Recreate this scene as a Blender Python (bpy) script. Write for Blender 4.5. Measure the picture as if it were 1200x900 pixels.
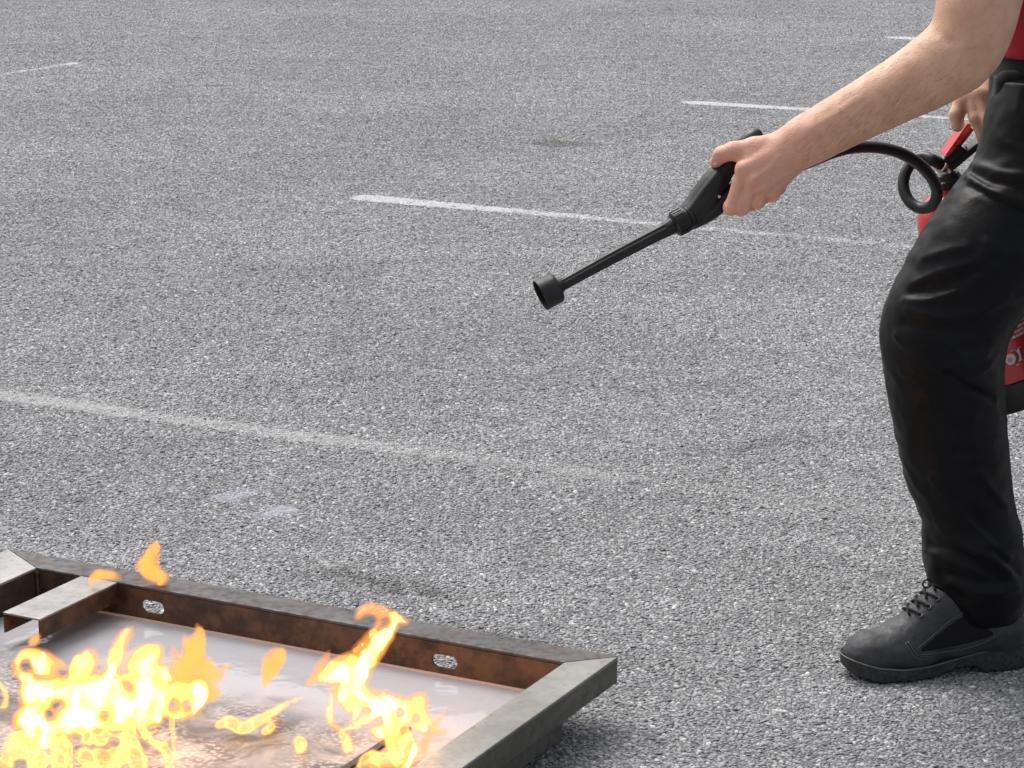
import bpy, bmesh, math, random
import numpy as np
from mathutils import Vector, Matrix

random.seed(7); rng = np.random.default_rng(7)
for o in list(bpy.data.objects): bpy.data.objects.remove(o)
SC = bpy.context.scene
COL = SC.collection

# ------------------------------------------------------------------ camera
CAM_H = 1.45; FPX = 3086.0; TILT = math.atan(777/3086)
cam = bpy.data.objects.new('camera', bpy.data.cameras.new('camera'))
cam.data.sensor_width = 36.0; cam.data.lens = 36.0*FPX/1200
cam.data.clip_start = 0.05; cam.data.clip_end = 2000
cam.location = (0, 0, CAM_H); cam.rotation_euler = (math.pi/2 - TILT, 0, 0)
COL.objects.link(cam); SC.camera = cam

# ------------------------------------------------------------------ light
SUN_EL, SUN_AZ = math.radians(58), math.radians(-35)
w = bpy.data.worlds.new('World'); SC.world = w; w.use_nodes = True
wn = w.node_tree
sky = wn.nodes.new('ShaderNodeTexSky'); sky.sky_type = 'NISHITA'; sky.sun_disc = False
sky.sun_elevation = SUN_EL; sky.sun_rotation = SUN_AZ
sky.air_density = 1.0; sky.dust_density = 6.0; sky.ozone_density = 1.0
hs = wn.nodes.new('ShaderNodeHueSaturation'); hs.inputs['Saturation'].default_value = 0.34
wn.links.new(sky.outputs[0], hs.inputs['Color'])
wn.links.new(hs.outputs[0], wn.nodes['Background'].inputs['Color'])
wn.nodes['Background'].inputs['Strength'].default_value = 0.12
sun = bpy.data.objects.new('sun', bpy.data.lights.new('sun', 'SUN'))
sun.data.energy = 1.1; sun.data.angle = math.radians(40); sun.data.color = (1.0, 0.97, 0.93)
sun.rotation_euler = (math.pi/2 - SUN_EL, 0, math.pi - SUN_AZ)
sun.location = (0, 0, 6); COL.objects.link(sun)
SC.view_settings.view_transform = 'Standard'; SC.view_settings.look = 'None'
SC.view_settings.exposure = 0.75; SC.view_settings.gamma = 1.0
SC.view_settings.use_curve_mapping = False
SC.cycles.use_denoising = True
SC.cycles.volume_bounces = 0; SC.cycles.max_bounces = 8
SC.cycles.transparent_max_bounces = 16
SC.cycles.sample_clamp_indirect = 4.0

# ------------------------------------------------------------------ geometry helpers
CT, ST = math.cos(TILT), math.sin(TILT)
CAM = np.array([0, 0, CAM_H])
def ray(px, py):
    u = (px-600)/FPX; v = (450-py)/FPX
    return np.array([u, CT + v*ST, -ST + v*CT])
def P(px, py, Y):                      # the point on the vertical plane at distance Y
    d = ray(px, py); return CAM + d*(Y/d[1])
def G(px, py, z=0.0):                  # the point on the level plane at height z
    d = ray(px, py); return CAM + d*((z-CAM_H)/d[2])
def mpp(p):                            # metres per photo pixel at a point
    return ((p[1])*CT + (CAM_H-p[2])*ST)/FPX

def link(o, parent=None):
    COL.objects.link(o)
    if parent is not None: o.parent = parent
    return o
def worldloc(o):
    v = Vector(o.location); p = o.parent
    while p is not None: v += Vector(p.location); p = p.parent
    return v
def build(name, verts, faces, mat, parent=None, origin=None, smooth=False):
    """a mesh object from world-space vertices; origin (or the parent's) becomes its local zero"""
    V = np.asarray(verts, dtype=np.float64).reshape(-1, 3)
    if origin is None: origin = worldloc(parent) if parent is not None else (0, 0, 0)
    org = np.array(origin)
    me = bpy.data.meshes.new(name)
    if isinstance(faces, np.ndarray):
        n, k = faces.shape
        me.vertices.add(len(V)); me.vertices.foreach_set('co', (V-org).astype(np.float32).ravel())
        me.loops.add(n*k); me.loops.foreach_set('vertex_index', faces.astype(np.int32).ravel())
        me.polygons.add(n)
        me.polygons.foreach_set('loop_start', np.arange(0, n*k, k, dtype=np.int32))
        me.update(calc_edges=True)
    else:
        me.from_pydata([tuple(v) for v in (V-org)], [], faces)
    if smooth: me.polygons.foreach_set('use_smooth', np.ones(len(me.polygons), dtype=bool))
    me.materials.append(mat); me.update()
    o = bpy.data.objects.new(name, me)
    if parent is None: o.location = origin
    else:
        o.location = Vector(origin) - worldloc(parent)
    return link(o, parent)
def empty(name, loc):
    o = bpy.data.objects.new(name, None); o.location = loc; o.empty_display_size = 0.1
    return link(o)
def tag(o, label=None, cat=None, group=None, kind=None):
    for k, v in (('label', label), ('category', cat), ('group', group), ('kind', kind)):
        if v: o[k] = v
    return o
def from_bm(name, bm, mat, parent=None, origin=None, smooth=False, angle=None):
    me = bpy.data.meshes.new(name)
    if origin is None: origin = worldloc(parent) if parent is not None else (0, 0, 0)
    bmesh.ops.recalc_face_normals(bm, faces=bm.faces[:])
    bmesh.ops.translate(bm, verts=bm.verts[:], vec=-Vector(origin))
    bm.to_mesh(me); bm.free()
    if smooth: me.polygons.foreach_set('use_smooth', np.ones(len(me.polygons), dtype=bool))
    if angle: me.set_sharp_from_angle(angle=angle)
    me.materials.append(mat); me.update()
    o = bpy.data.objects.new(name, me)
    o.location = Vector(origin) - (worldloc(parent) if parent is not None else Vector((0, 0, 0)))
    return link(o, parent)

def catmull(pts, n):
    pts = np.asarray(pts, float); m = len(pts)
    ext = np.vstack([2*pts[0]-pts[1], pts, 2*pts[-1]-pts[-2]])
    out = []
    for t in np.linspace(0, m-1, n):
        i = min(int(t), m-2); f = t-i
        p0, p1, p2, p3 = ext[i:i+4]
        out.append(0.5*((2*p1)+(-p0+p2)*f+(2*p0-5*p1+4*p2-p3)*f*f+(-p0+3*p1-3*p2+p3)*f**3))
    return np.array(out)
def tube(path, radii, seg=16, cap=True, flutes=0, famp=0.0):
    """verts, faces of a tube along a path (rotation-minimising frame)"""
    path = np.asarray(path, float); n = len(path)
    radii = np.broadcast_to(np.asarray(radii, float), (n,))
    T = np.gradient(path, axis=0); T /= np.linalg.norm(T, axis=1)[:, None]
    up = np.array([0, 0, 1.0]) if abs(T[0][2]) < 0.9 else np.array([1.0, 0, 0])
    N = np.cross(T[0], up); N /= np.linalg.norm(N)
    V = []; F = []
    for i in range(n):
        N = N - T[i]*np.dot(N, T[i]); N /= np.linalg.norm(N); B = np.cross(T[i], N)
        for k in range(seg):
            a = 2*math.pi*k/seg
            r = radii[i]*(1+famp*(math.cos(flutes*a) if flutes else 0))
            V.append(path[i]+r*(math.cos(a)*N+math.sin(a)*B))
    for i in range(n-1):
        for k in range(seg):
            F.append((i*seg+k, i*seg+(k+1) % seg, (i+1)*seg+(k+1) % seg, (i+1)*seg+k))
    if cap:
        F.append(tuple(range(seg-1, -1, -1))); F.append(tuple((n-1)*seg+k for k in range(seg)))
    return V, F
def frame_axes(axis):
    a = np.asarray(axis, float); a = a/np.linalg.norm(a)
    h = np.array([0, 1.0, 0]) if abs(a[1]) < 0.9 else np.array([1.0, 0, 0])
    x = np.cross(h, a); x /= np.linalg.norm(x); y = np.cross(a, x)
    return x, y, a
def lathe(base, axis, prof, seg=48):
    """profile [(r, h)] spun round an axis from base"""
    x, y, a = frame_axes(axis); base = np.asarray(base, float)
    V = []; F = []
    for r, h in prof:
        for k in range(seg):
            t = 2*math.pi*k/seg
            V.append(base + a*h + r*(math.cos(t)*x+math.sin(t)*y))
    for i in range(len(prof)-1):
        for k in range(seg):
            F.append((i*seg+k, i*seg+(k+1) % seg, (i+1)*seg+(k+1) % seg, (i+1)*seg+k))
    F.append(tuple(range(seg-1, -1, -1))); F.append(tuple((len(prof)-1)*seg+k for k in range(seg)))
    return V, F
def prism_bm(poly, z0, z1, xf, bevel=0.0):
    """polygon in a local plane extruded from z0 to z1; xf maps (s,t,z) to world"""
    bm = bmesh.new()
    lo = [bm.verts.new(xf(s, t, z0)) for s, t in poly]; hi = [bm.verts.new(xf(s, t, z1)) for s, t in poly]
    n = len(poly); bm.faces.new(lo[::-1]); bm.faces.new(hi)
    for i in range(n): bm.faces.new((lo[i], lo[(i+1) % n], hi[(i+1) % n], hi[i]))
    if bevel:
        bmesh.ops.bevel(bm, geom=bm.edges[:], offset=bevel, segments=2, affect='EDGES', profile=0.6)
    return bm
def rect(s0, s1, t0, t1): return [(s0, t0), (s1, t0), (s1, t1), (s0, t1)]

# ---- gradient noise in numpy
_perm = rng.permutation(256); _perm = np.concatenate([_perm, _perm, _perm])
_g = rng.normal(size=(256, 3)); _g /= np.linalg.norm(_g, axis=1)[:, None]
_gx, _gy, _gz = (np.ascontiguousarray(_g[:, k]) for k in range(3)); _g = None
def noise3(p):
    p = np.asarray(p, float); fl = np.floor(p); i = fl.astype(np.int64) & 255; f = p-fl; u = f*f*f*(f*(f*6-15)+10)
    x, y, z = f[..., 0], f[..., 1], f[..., 2]; ux, uy, uz = u[..., 0], u[..., 1], u[..., 2]
    ix, iy, iz = i[..., 0], i[..., 1], i[..., 2]
    acc = []
    for dx in (0, 1):
        hx = _perm[ix+dx]; row = []
        for dy in (0, 1):
            hy = _perm[hx+iy+dy]; c = []
            for dz in (0, 1):
                h = _perm[hy+iz+dz]
                c.append(_gx[h]*(x-dx)+_gy[h]*(y-dy)+_gz[h]*(z-dz))
            row.append(c[0]+uz*(c[1]-c[0]))
        acc.append(row[0]+uy*(row[1]-row[0]))
    return acc[0]+ux*(acc[1]-acc[0])

# ---- signed-distance modelling: smooth unions of tapered bones, meshed by surface nets
def d_cone(p, a, b, ra, rb):
    ab = b-a; q = p-a; L = max(ab@ab, 1e-12)
    t = np.clip(q@ab/L, 0, 1)
    return np.sqrt(((q-t[:, None]*ab)**2).sum(1))-(ra+(rb-ra)*t)
def smin(a, b, k):
    if k <= 0: return np.minimum(a, b)
    h = np.clip(0.5+0.5*(b-a)/k, 0, 1)
    return b*(1-h)+a*h-k*h*(1-h)
class Field:
    def __init__(self): self.items = []; self.folds = []; self.cuts = []; self.post = None; self.sharp = False
    def add(self, f, c, R, k=0.01, op='u'): self.items.append((f, np.asarray(c, float), R, k, op)); return self
    def bone(self, a, b, ra, rb, k=0.01, op='u'):
        a = np.asarray(a, float); b = np.asarray(b, float)
        return self.add(lambda p: d_cone(p, a, b, ra, rb), (a+b)/2, np.linalg.norm(a-b)/2+max(ra, rb), k, op)
    def chain(self, pts, rad, k=0.01, n=None, op='u'):
        pts = np.asarray(pts, float); rad = np.asarray(rad, float)
        if n: q = catmull(np.hstack([pts, rad[:, None]]), n); pts, rad = q[:, :3], q[:, 3]
        for i in range(len(pts)-1): self.bone(pts[i], pts[i+1], rad[i], rad[i+1], k, op)
        return self
    def ellip(self, c, r, k=0.01, op='u', M=None):
        c = np.asarray(c, float); r = np.asarray(r, float)
        def f(p):
            q = p-c
            if M is not None: q = q@M
            k0 = np.sqrt(((q/r)**2).sum(1)); k1 = np.sqrt(((q/(r*r))**2).sum(1))+1e-9
            return k0*(k0-1)/k1
        return self.add(f, c, r.max(), k, op)
    def fold(self, pts, amp, wid):
        self.folds.append((np.asarray(pts, float), amp, wid))
    def __call__(self, p, c0=None, rb=None):
        d = np.full(len(p), 1.0)
        for f, c, R, k, op in self.items:
            if c0 is not None and np.linalg.norm(c-c0)-R > rb*1.1+0.022: continue
            q = f(p)
            if op == 'u': d = smin(d, q, k)
            else: d = -smin(-d, q, k)
        for pts, amp, wid in self.folds:
            if c0 is not None:
                c = pts.mean(0)
                if np.linalg.norm(pts-c, axis=1).max()+3*wid+rb < np.linalg.norm(c-c0): continue
            m = np.full(len(p), 1e9)
            for i in range(len(pts)-1): m = np.minimum(m, d_cone(p, pts[i], pts[i+1], 0, 0))
            d = d-amp*(np.exp(-(np.sqrt(m*m+1e-6)-1e-3)/(wid*0.75)) if self.sharp else np.exp(-(m/wid)**2))
        if self.post is not None: d = self.post(p, d)
        for n, o in self.cuts: d = np.maximum(d, (p-o)@n)
        return d
    def march(self, O, D, tmax, t0=0.0):
        """sphere-trace many rays at once"""
        O = np.atleast_2d(O); D = np.atleast_2d(D); D = D/np.linalg.norm(D, axis=1)[:, None]
        t = np.full(len(D), t0)
        for _ in range(70):
            s = self(O+D*t[:, None])
            if (s < 3e-4).all(): break
            t = np.minimum(t+np.where(s < 3e-4, 0, np.clip(s*0.8, 2e-4, 0.2)), tmax)
        return O+D*t[:, None], t < tmax-1e-6
    def trace(self, px, py):
        p, ok = self.march(CAM, ray(px, py), 6.0, 2.8); return p[0]
    def trace_line(self, pts, n=14):
        q = catmull([(a, b, 0) for a, b in pts], n)
        D = np.array([ray(x, y) for x, y, _ in q])
        p, ok = self.march(np.repeat(CAM[None], len(D), 0), D, 6.0, 2.8)
        return p[ok]
def polygonize(fn, lo, hi, h, n=16, slack=1.15, sparse=True):
    lo = np.asarray(lo, float); hi = np.asarray(hi, float)
    nb = np.ceil((hi-lo)/(h*n)).astype(int); rb = h*n*math.sqrt(3)/2
    B = np.stack(np.meshgrid(*[np.arange(k) for k in nb], indexing='ij'), -1).reshape(-1, 3)
    C = lo+h*(B*n+n/2)
    if sparse:
        D = np.concatenate([fn(c) for c in np.array_split(C, max(1, len(C)//20000))])
        keep = np.abs(D) < rb*slack+0.006; B, C = B[keep], C[keep]
    g = np.arange(-1, n+1); L = np.stack(np.meshgrid(g, g, g, indexing='ij'), -1).reshape(-1, 3)
    S = 1 << 20
    keyV, posV, Q = [], [], []
    off = [(0, 0, 0), (1, 0, 0), (0, 1, 0), (1, 1, 0), (0, 0, 1), (1, 0, 1), (0, 1, 1), (1, 1, 1)]
    ed = [(0, 1), (2, 3), (4, 5), (6, 7), (0, 2), (1, 3), (4, 6), (5, 7), (0, 4), (1, 5), (2, 6), (3, 7)]
    fo = np.array(off, float)
    for b, c in zip(B, C):
        idx = L+b*n; p = lo+h*idx
        d = (fn(p, c, rb) if isinstance(fn, Field) or hasattr(fn, 'cull') else fn(p)).reshape((n+2,)*3)
        if d.min() > 0 or d.max() < 0: continue
        s = d < 0
        cor = [d[o[0]:n+1+o[0], o[1]:n+1+o[1], o[2]:n+1+o[2]] for o in off]
        cnt = sum((x < 0).astype(int) for x in cor)
        cell = np.argwhere((cnt > 0) & (cnt < 8))
        cd = np.stack([x[tuple(cell.T)] for x in cor], 1)
        acc = np.zeros((len(cell), 3)); num = np.zeros(len(cell))
        for i, j in ed:
            m = (cd[:, i] < 0) != (cd[:, j] < 0)
            t = cd[:, i]/np.where(m, cd[:, i]-cd[:, j], 1)
            acc += np.where(m[:, None], fo[i]+t[:, None]*(fo[j]-fo[i]), 0); num += m
        gi = cell-1+b*n
        keyV.append(((gi[:, 0]+4)*S+(gi[:, 1]+4))*S+(gi[:, 2]+4)); posV.append(lo+h*(gi+acc/num[:, None]))
        for a in range(3):
            bb, cc = (a+1) % 3, (a+2) % 3
            sl0 = [slice(1, n+1)]*3; sl1 = list(sl0); sl1[a] = slice(2, n+2)
            s0, s1 = s[tuple(sl0)], s[tuple(sl1)]
            pt = np.argwhere(s0 != s1)
            if not len(pt): continue
            ins = s0[tuple(pt.T)]
            q = pt+b*n
            eb = np.zeros(3, int); eb[bb] = 1; ec = np.zeros(3, int); ec[cc] = 1
            ks = []
            for dd in (-eb-ec, -ec, 0*eb, -eb):
                z = q+dd; ks.append(((z[:, 0]+4)*S+(z[:, 1]+4))*S+(z[:, 2]+4))
            ks = np.stack(ks, 1); ks[~ins] = ks[~ins][:, ::-1]
            Q.append(ks)
    keyV = np.concatenate(keyV); posV = np.concatenate(posV); Q = np.concatenate(Q)
    uk, first = np.unique(keyV, return_index=True)
    return posV[first], np.searchsorted(uk, Q)
def sdf_obj(name, field, h, mat, parent=None, origin=None, lo=None, hi=None, pad=0.03, **kw):
    if lo is None:
        cs = np.array([c for f, c, R, k, op in field.items if op == 'u']); rs = np.array([R for f, c, R, k, op in field.items if op == 'u'])[:, None]
        lo = (cs-rs).min(0)-pad; hi = (cs+rs).max(0)+pad
    V, F = polygonize(field, lo, hi, h, **kw)
    return build(name, V, F, mat, parent, origin, smooth=True)

# ------------------------------------------------------------------ material helpers
class NT:
    def __init__(self, name):
        self.m = bpy.data.materials.new(name); self.m.use_nodes = True
        self.t = self.m.node_tree; self.b = self.t.nodes['Principled BSDF']; self.out = self.t.nodes['Material Output']
        self._c = None
    def n(self, typ, **kw):
        x = self.t.nodes.new('ShaderNode'+typ)
        for k, v in kw.items():
            if hasattr(x, k): setattr(x, k, v)
            else: self.set(x.inputs[k], v)
        return x
    def set(self, sock, v):
        if isinstance(v, bpy.types.NodeSocket): self.t.links.new(v, sock)
        elif isinstance(v, (tuple, list)) and len(v) == 3 and sock.type == 'RGBA': sock.default_value = (*v, 1)
        else: sock.default_value = v
    def co(self):
        if self._c is None: self._c = self.n('TexCoord').outputs['Object']
        return self._c
    def noise(self, scale, detail=4, rough=0.55, co=None, dist=0.0):
        x = self.n('TexNoise'); self.set(x.inputs['Vector'], co or self.co())
        for k, v in (('Scale', scale), ('Detail', detail), ('Roughness', rough), ('Distortion', dist)): x.inputs[k].default_value = v
        return x.outputs['Fac']
    def vor(self, scale, feature='F1', co=None, rand=1.0, dims='3D'):
        x = self.n('TexVoronoi', feature=feature, voronoi_dimensions=dims); self.set(x.inputs['Vector'], co or self.co())
        x.inputs['Scale'].default_value = scale; x.inputs['Randomness'].default_value = rand
        return x
    def math(self, op, a, b=0.0, c=0.0, clamp=False):
        x = self.n('Math', operation=op, use_clamp=clamp)
        self.set(x.inputs[0], a); self.set(x.inputs[1], b); self.set(x.inputs[2], c)
        return x.outputs[0]
    def ramp(self, fac, lo, hi, a=0.0, b=1.0, smooth=True):
        x = self.n('MapRange', interpolation_type='SMOOTHSTEP' if smooth else 'LINEAR')
        for i, v in enumerate((fac, lo, hi, a, b)): self.set(x.inputs[i], v)
        return x.outputs[0]
    def mix(self, fac, a, b, mode='MIX'):
        x = self.n('Mix', data_type='RGBA', blend_type=mode)
        self.set(x.inputs[0], fac); self.set(x.inputs[6], a); self.set(x.inputs[7], b)
        return x.outputs[2]
    def vmath(self, op, a, b):
        x = self.n('VectorMath', operation=op); self.set(x.inputs[0], a); self.set(x.inputs[1], b); return x.outputs[0]
    def mapping(self, scale=(1, 1, 1), rot=(0, 0, 0), loc=(0, 0, 0), co=None):
        x = self.n('Mapping'); self.set(x.inputs['Vector'], co or self.co())
        x.inputs['Scale'].default_value = scale; x.inputs['Rotation'].default_value = rot; x.inputs['Location'].default_value = loc
        return x.outputs[0]
    def bump(self, h, strength=0.5, dist=0.002):
        x = self.n('Bump'); x.inputs['Strength'].default_value = strength; x.inputs['Distance'].default_value = dist
        self.set(x.inputs['Height'], h); self.set(self.b.inputs['Normal'], x.outputs[0]); return x
    def p(self, **kw):
        for k, v in kw.items():
            self.set(self.b.inputs[{'base': 'Base Color', 'rough': 'Roughness', 'metal': 'Metallic', 'spec': 'Specular IOR Level', 'ior': 'IOR'}.get(k, k.replace('_', ' '))], v)
        return self

# ---- asphalt: dark binder; the stone chips in it are real geometry
def wpos(x):
    return x.n('NewGeometry').outputs['Position']
def grey(x, v):
    c = x.n('CombineColor')
    for i in range(3): x.set(c.inputs[i], v)
    return c.outputs[0]
def mottling(x):
    """slow tone changes of an old surface, shared by binder and chips"""
    co = x.co()
    m = x.math('MULTIPLY', x.ramp(x.noise(0.9, 5, 0.6), 0.3, 0.72, 0.89, 1.07), x.ramp(x.noise(9, 4, 0.65), 0.3, 0.7, 0.91, 1.08))
    m = x.math('MULTIPLY', m, x.ramp(x.noise(2.2, 5, 0.65, x.mapping((0.28, 3.0, 1.0), (0, 0, 0.42)), 0.4), 0.35, 0.70, 0.95, 1.04))   # streaks left by traffic
    return m
def spot(x, c, ang, rx, ry, soft=0.5, wob=0.35, nscale=9.0):
    """mask of an irregular stain on the ground"""
    m = x.n('Mapping', vector_type='TEXTURE'); x.set(m.inputs['Vector'], x.co())
    m.inputs['Location'].default_value = (c[0], c[1], 0); m.inputs['Rotation'].default_value = (0, 0, ang)
    m.inputs['Scale'].default_value = (rx, ry, 1.0)
    l = x.n('VectorMath', operation='LENGTH'); x.set(l.inputs[0], m.outputs[0])
    d = x.math('ADD', l.outputs['Value'], x.math('MULTIPLY', x.math('SUBTRACT', x.noise(nscale, 5, 0.65), 0.5), wob*4))
    return x.ramp(d, 1.0, 1.0-soft)

# ================================================================== the ground
E1 = np.array([-0.886, 0.463]); E1 /= np.linalg.norm(E1); E2 = np.array([-E1[1], E1[0]])
pang = math.atan2(-E1[1], -E1[0])
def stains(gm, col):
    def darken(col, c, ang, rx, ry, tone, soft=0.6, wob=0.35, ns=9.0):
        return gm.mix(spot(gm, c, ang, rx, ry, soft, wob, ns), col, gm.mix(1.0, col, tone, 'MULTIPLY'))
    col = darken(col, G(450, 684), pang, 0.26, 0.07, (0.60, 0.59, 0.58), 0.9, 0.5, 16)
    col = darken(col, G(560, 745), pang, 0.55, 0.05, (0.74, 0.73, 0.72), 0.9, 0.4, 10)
    col = darken(col, G(150, 118), 0.45, 0.75, 0.016, (0.72, 0.71, 0.71), 0.8, 0.35, 5)
    col = darken(col, G(236, 101), 0.1, 0.20, 0.03, (0.66, 0.65, 0.65), 0.8, 0.35, 6)
    col = darken(col, G(900, 520), 0.3, 0.35, 0.10, (0.86, 0.85, 0.85), 0.9, 0.4, 6)
    col = darken(col, G(330, 330), 0.6, 0.5, 0.20, (0.90, 0.89, 0.89), 0.9, 0.4, 4)
    col = darken(col, G(660, 168), 0.0, 0.16, 0.12, (0.66, 0.62, 0.58), 0.7, 0.4, 7)
    return col
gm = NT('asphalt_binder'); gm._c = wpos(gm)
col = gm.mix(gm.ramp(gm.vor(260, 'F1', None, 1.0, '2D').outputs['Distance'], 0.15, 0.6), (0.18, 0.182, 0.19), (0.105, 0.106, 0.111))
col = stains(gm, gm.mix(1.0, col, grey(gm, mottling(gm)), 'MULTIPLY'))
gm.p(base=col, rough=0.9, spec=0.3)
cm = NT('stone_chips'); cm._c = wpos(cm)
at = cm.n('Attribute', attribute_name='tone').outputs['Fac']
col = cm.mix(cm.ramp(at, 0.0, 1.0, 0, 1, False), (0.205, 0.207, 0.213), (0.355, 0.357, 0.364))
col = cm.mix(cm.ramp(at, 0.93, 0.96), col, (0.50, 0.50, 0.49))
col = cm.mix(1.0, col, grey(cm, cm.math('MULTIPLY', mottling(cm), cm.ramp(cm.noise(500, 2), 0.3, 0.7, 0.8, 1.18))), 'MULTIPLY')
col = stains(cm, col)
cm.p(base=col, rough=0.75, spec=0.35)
V = []; F = []
xs = [-600, -60, -12, -5, 0, 5, 12, 60, 600]; ys = [-600, -60, -8, 0, 2, 4, 7, 12, 25, 80, 800]
for yy in ys:
    for xx in xs: V.append((xx, yy, 0))
nx = len(xs)
for j in range(len(ys)-1):
    for i in range(nx-1): F.append((j*nx+i, j*nx+i+1, (j+1)*nx+i+1, (j+1)*nx+i))
tag(build('ground', V, F, gm.m), 'grey weathered asphalt of the parking lot', kind='structure')

# ---- the stone chips: patches of 0.64 m, set out with turns over the lot in view
def chip_patch(seed):
    r = np.random.default_rng(seed)
    n = 106; sp = 0.64/n
    gx, gy = np.meshgrid(np.arange(n)*sp-0.32, np.arange(n)*sp-0.32, indexing='ij')
    gx = gx+((np.arange(n)[None, :] % 2)-0.5)*sp/2+sp/2; gy = gy+sp/2
    c = np.stack([gx.ravel(), gy.ravel()], 1)+r.uniform(-0.0024, 0.0024, (n*n, 2))
    keep = r.random(len(c)) > 0.05; c = c[keep]; m = len(c)
    ph = (1+5**0.5)/2
    ico = np.array([(-1, ph, 0), (1, ph, 0), (-1, -ph, 0), (1, -ph, 0), (0, -1, ph), (0, 1, ph), (0, -1, -ph), (0, 1, -ph), (ph, 0, -1), (ph, 0, 1), (-ph, 0, -1), (-ph, 0, 1)])/np.sqrt(1+ph*ph)
    tri = np.array([(0, 11, 5), (0, 5, 1), (0, 1, 7), (0, 7, 10), (0, 10, 11), (1, 5, 9), (5, 11, 4), (11, 10, 2), (10, 7, 6), (7, 1, 8), (3, 9, 4), (3, 4, 2), (3, 2, 6), (3, 6, 8), (3, 8, 9), (4, 9, 5), (2, 4, 11), (6, 2, 10), (8, 6, 7), (9, 8, 1)])
    sc = np.exp(r.normal(0, 0.22, (m, 1)))*np.array([0.0042, 0.0035, 0.0013])*r.uniform(0.85, 1.2, (m, 3))
    v = ico[None]*sc[:, None, :]*r.uniform(0.82, 1.15, (m, 12, 1))
    tl = r.normal(0, 0.20, (m, 2)); a = r.uniform(0, 2*np.pi, m)
    v[:, :, 2] += v[:, :, 0]*tl[:, :1]+v[:, :, 1]*tl[:, 1:]
    ca, sa = np.cos(a)[:, None], np.sin(a)[:, None]
    X = v[:, :, 0]*ca-v[:, :, 1]*sa+c[:, :1]; Y = v[:, :, 0]*sa+v[:, :, 1]*ca+c[:, 1:]
    Z = v[:, :, 2]+r.normal(-0.0001, 0.00035, (m, 1))
    V = np.stack([X, Y, Z], -1).reshape(-1, 3); F = (tri[None]+12*np.arange(m)[:, None, None]).reshape(-1, 3)
    me = bpy.data.meshes.new('chip_patch')
    me.vertices.add(len(V)); me.vertices.foreach_set('co', V.astype(np.float32).ravel())
    me.loops.add(F.size); me.loops.foreach_set('vertex_index', F.astype(np.int32).ravel())
    me.polygons.add(len(F)); me.polygons.foreach_set('loop_start', np.arange(0, F.size, 3, dtype=np.int32))
    me.update(calc_edges=True)
    t = me.attributes.new('tone', 'FLOAT', 'POINT'); t.data.foreach_set('value', np.repeat(r.random(m), 12).astype(np.float32))
    me.materials.append(cm.m)
    return bpy.data.objects.new('chip_patch', me)      # prototype, never linked to the scene
protos = [chip_patch(1), chip_patch(2)]
pts = []
for j in range(0, 46):
    for i in range(-24, 25):
        if abs(i*0.64) < 0.30*(j+1)*0.64+4.0: pts.append((i*0.64+(0.237*j) % 0.64, j*0.64, 0.0))
me = bpy.data.meshes.new('stone_chips'); me.from_pydata(pts, [], [])
ri = me.attributes.new('turn', 'FLOAT', 'POINT'); ri.data.foreach_set('value', rng.integers(0, 4, len(pts)).astype(np.float32)*math.pi/2)
rs = me.attributes.new('pick', 'BOOLEAN', 'POINT'); rs.data.foreach_set('value', rng.random(len(pts)) > 0.5)
me.materials.append(cm.m)
chips = link(bpy.data.objects.new('stone_chips', me)); tag(chips, 'coarse grey stone chips covering the asphalt', kind='stuff')
ng = bpy.data.node_groups.new('lay_chips', 'GeometryNodeTree')
ng.interface.new_socket('Geometry', in_out='INPUT', socket_type='NodeSocketGeometry'); ng.interface.new_socket('Geometry', in_out='OUTPUT', socket_type='NodeSocketGeometry')
gi = ng.nodes.new('NodeGroupInput'); go = ng.nodes.new('NodeGroupOutput'); jn = ng.nodes.new('GeometryNodeJoinGeometry')
tn = ng.nodes.new('GeometryNodeInputNamedAttribute'); tn.data_type = 'FLOAT'; tn.inputs['Name'].default_value = 'turn'
pk = ng.nodes.new('GeometryNodeInputNamedAttribute'); pk.data_type = 'BOOLEAN'; pk.inputs['Name'].default_value = 'pick'
nt_ = ng.nodes.new('FunctionNodeBooleanMath'); nt_.operation = 'NOT'
ng.links.new([o for o in pk.outputs if o.enabled][0], nt_.inputs[0])
cx = ng.nodes.new('ShaderNodeCombineXYZ'); ng.links.new([o for o in tn.outputs if o.enabled][0], cx.inputs['Z'])
er = ng.nodes.new('FunctionNodeEulerToRotation'); ng.links.new(cx.outputs[0], er.inputs[0])
for k, pr in enumerate(protos):
    oi = ng.nodes.new('GeometryNodeObjectInfo'); oi.inputs['Object'].default_value = pr
    ip = ng.nodes.new('GeometryNodeInstanceOnPoints')
    ng.links.new(gi.outputs[0], ip.inputs['Points']); ng.links.new(oi.outputs['Geometry'], ip.inputs['Instance'])
    ng.links.new(er.outputs[0], ip.inputs['Rotation'])
    ng.links.new((nt_.outputs[0] if k else [o for o in pk.outputs if o.enabled][0]), ip.inputs['Selection'])
    ng.links.new(ip.outputs[0], jn.inputs[0])
ng.links.new(jn.outputs[0], go.inputs[0])
md = chips.modifiers.new('lay_chips', 'NODES'); md.node_group = ng

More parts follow.
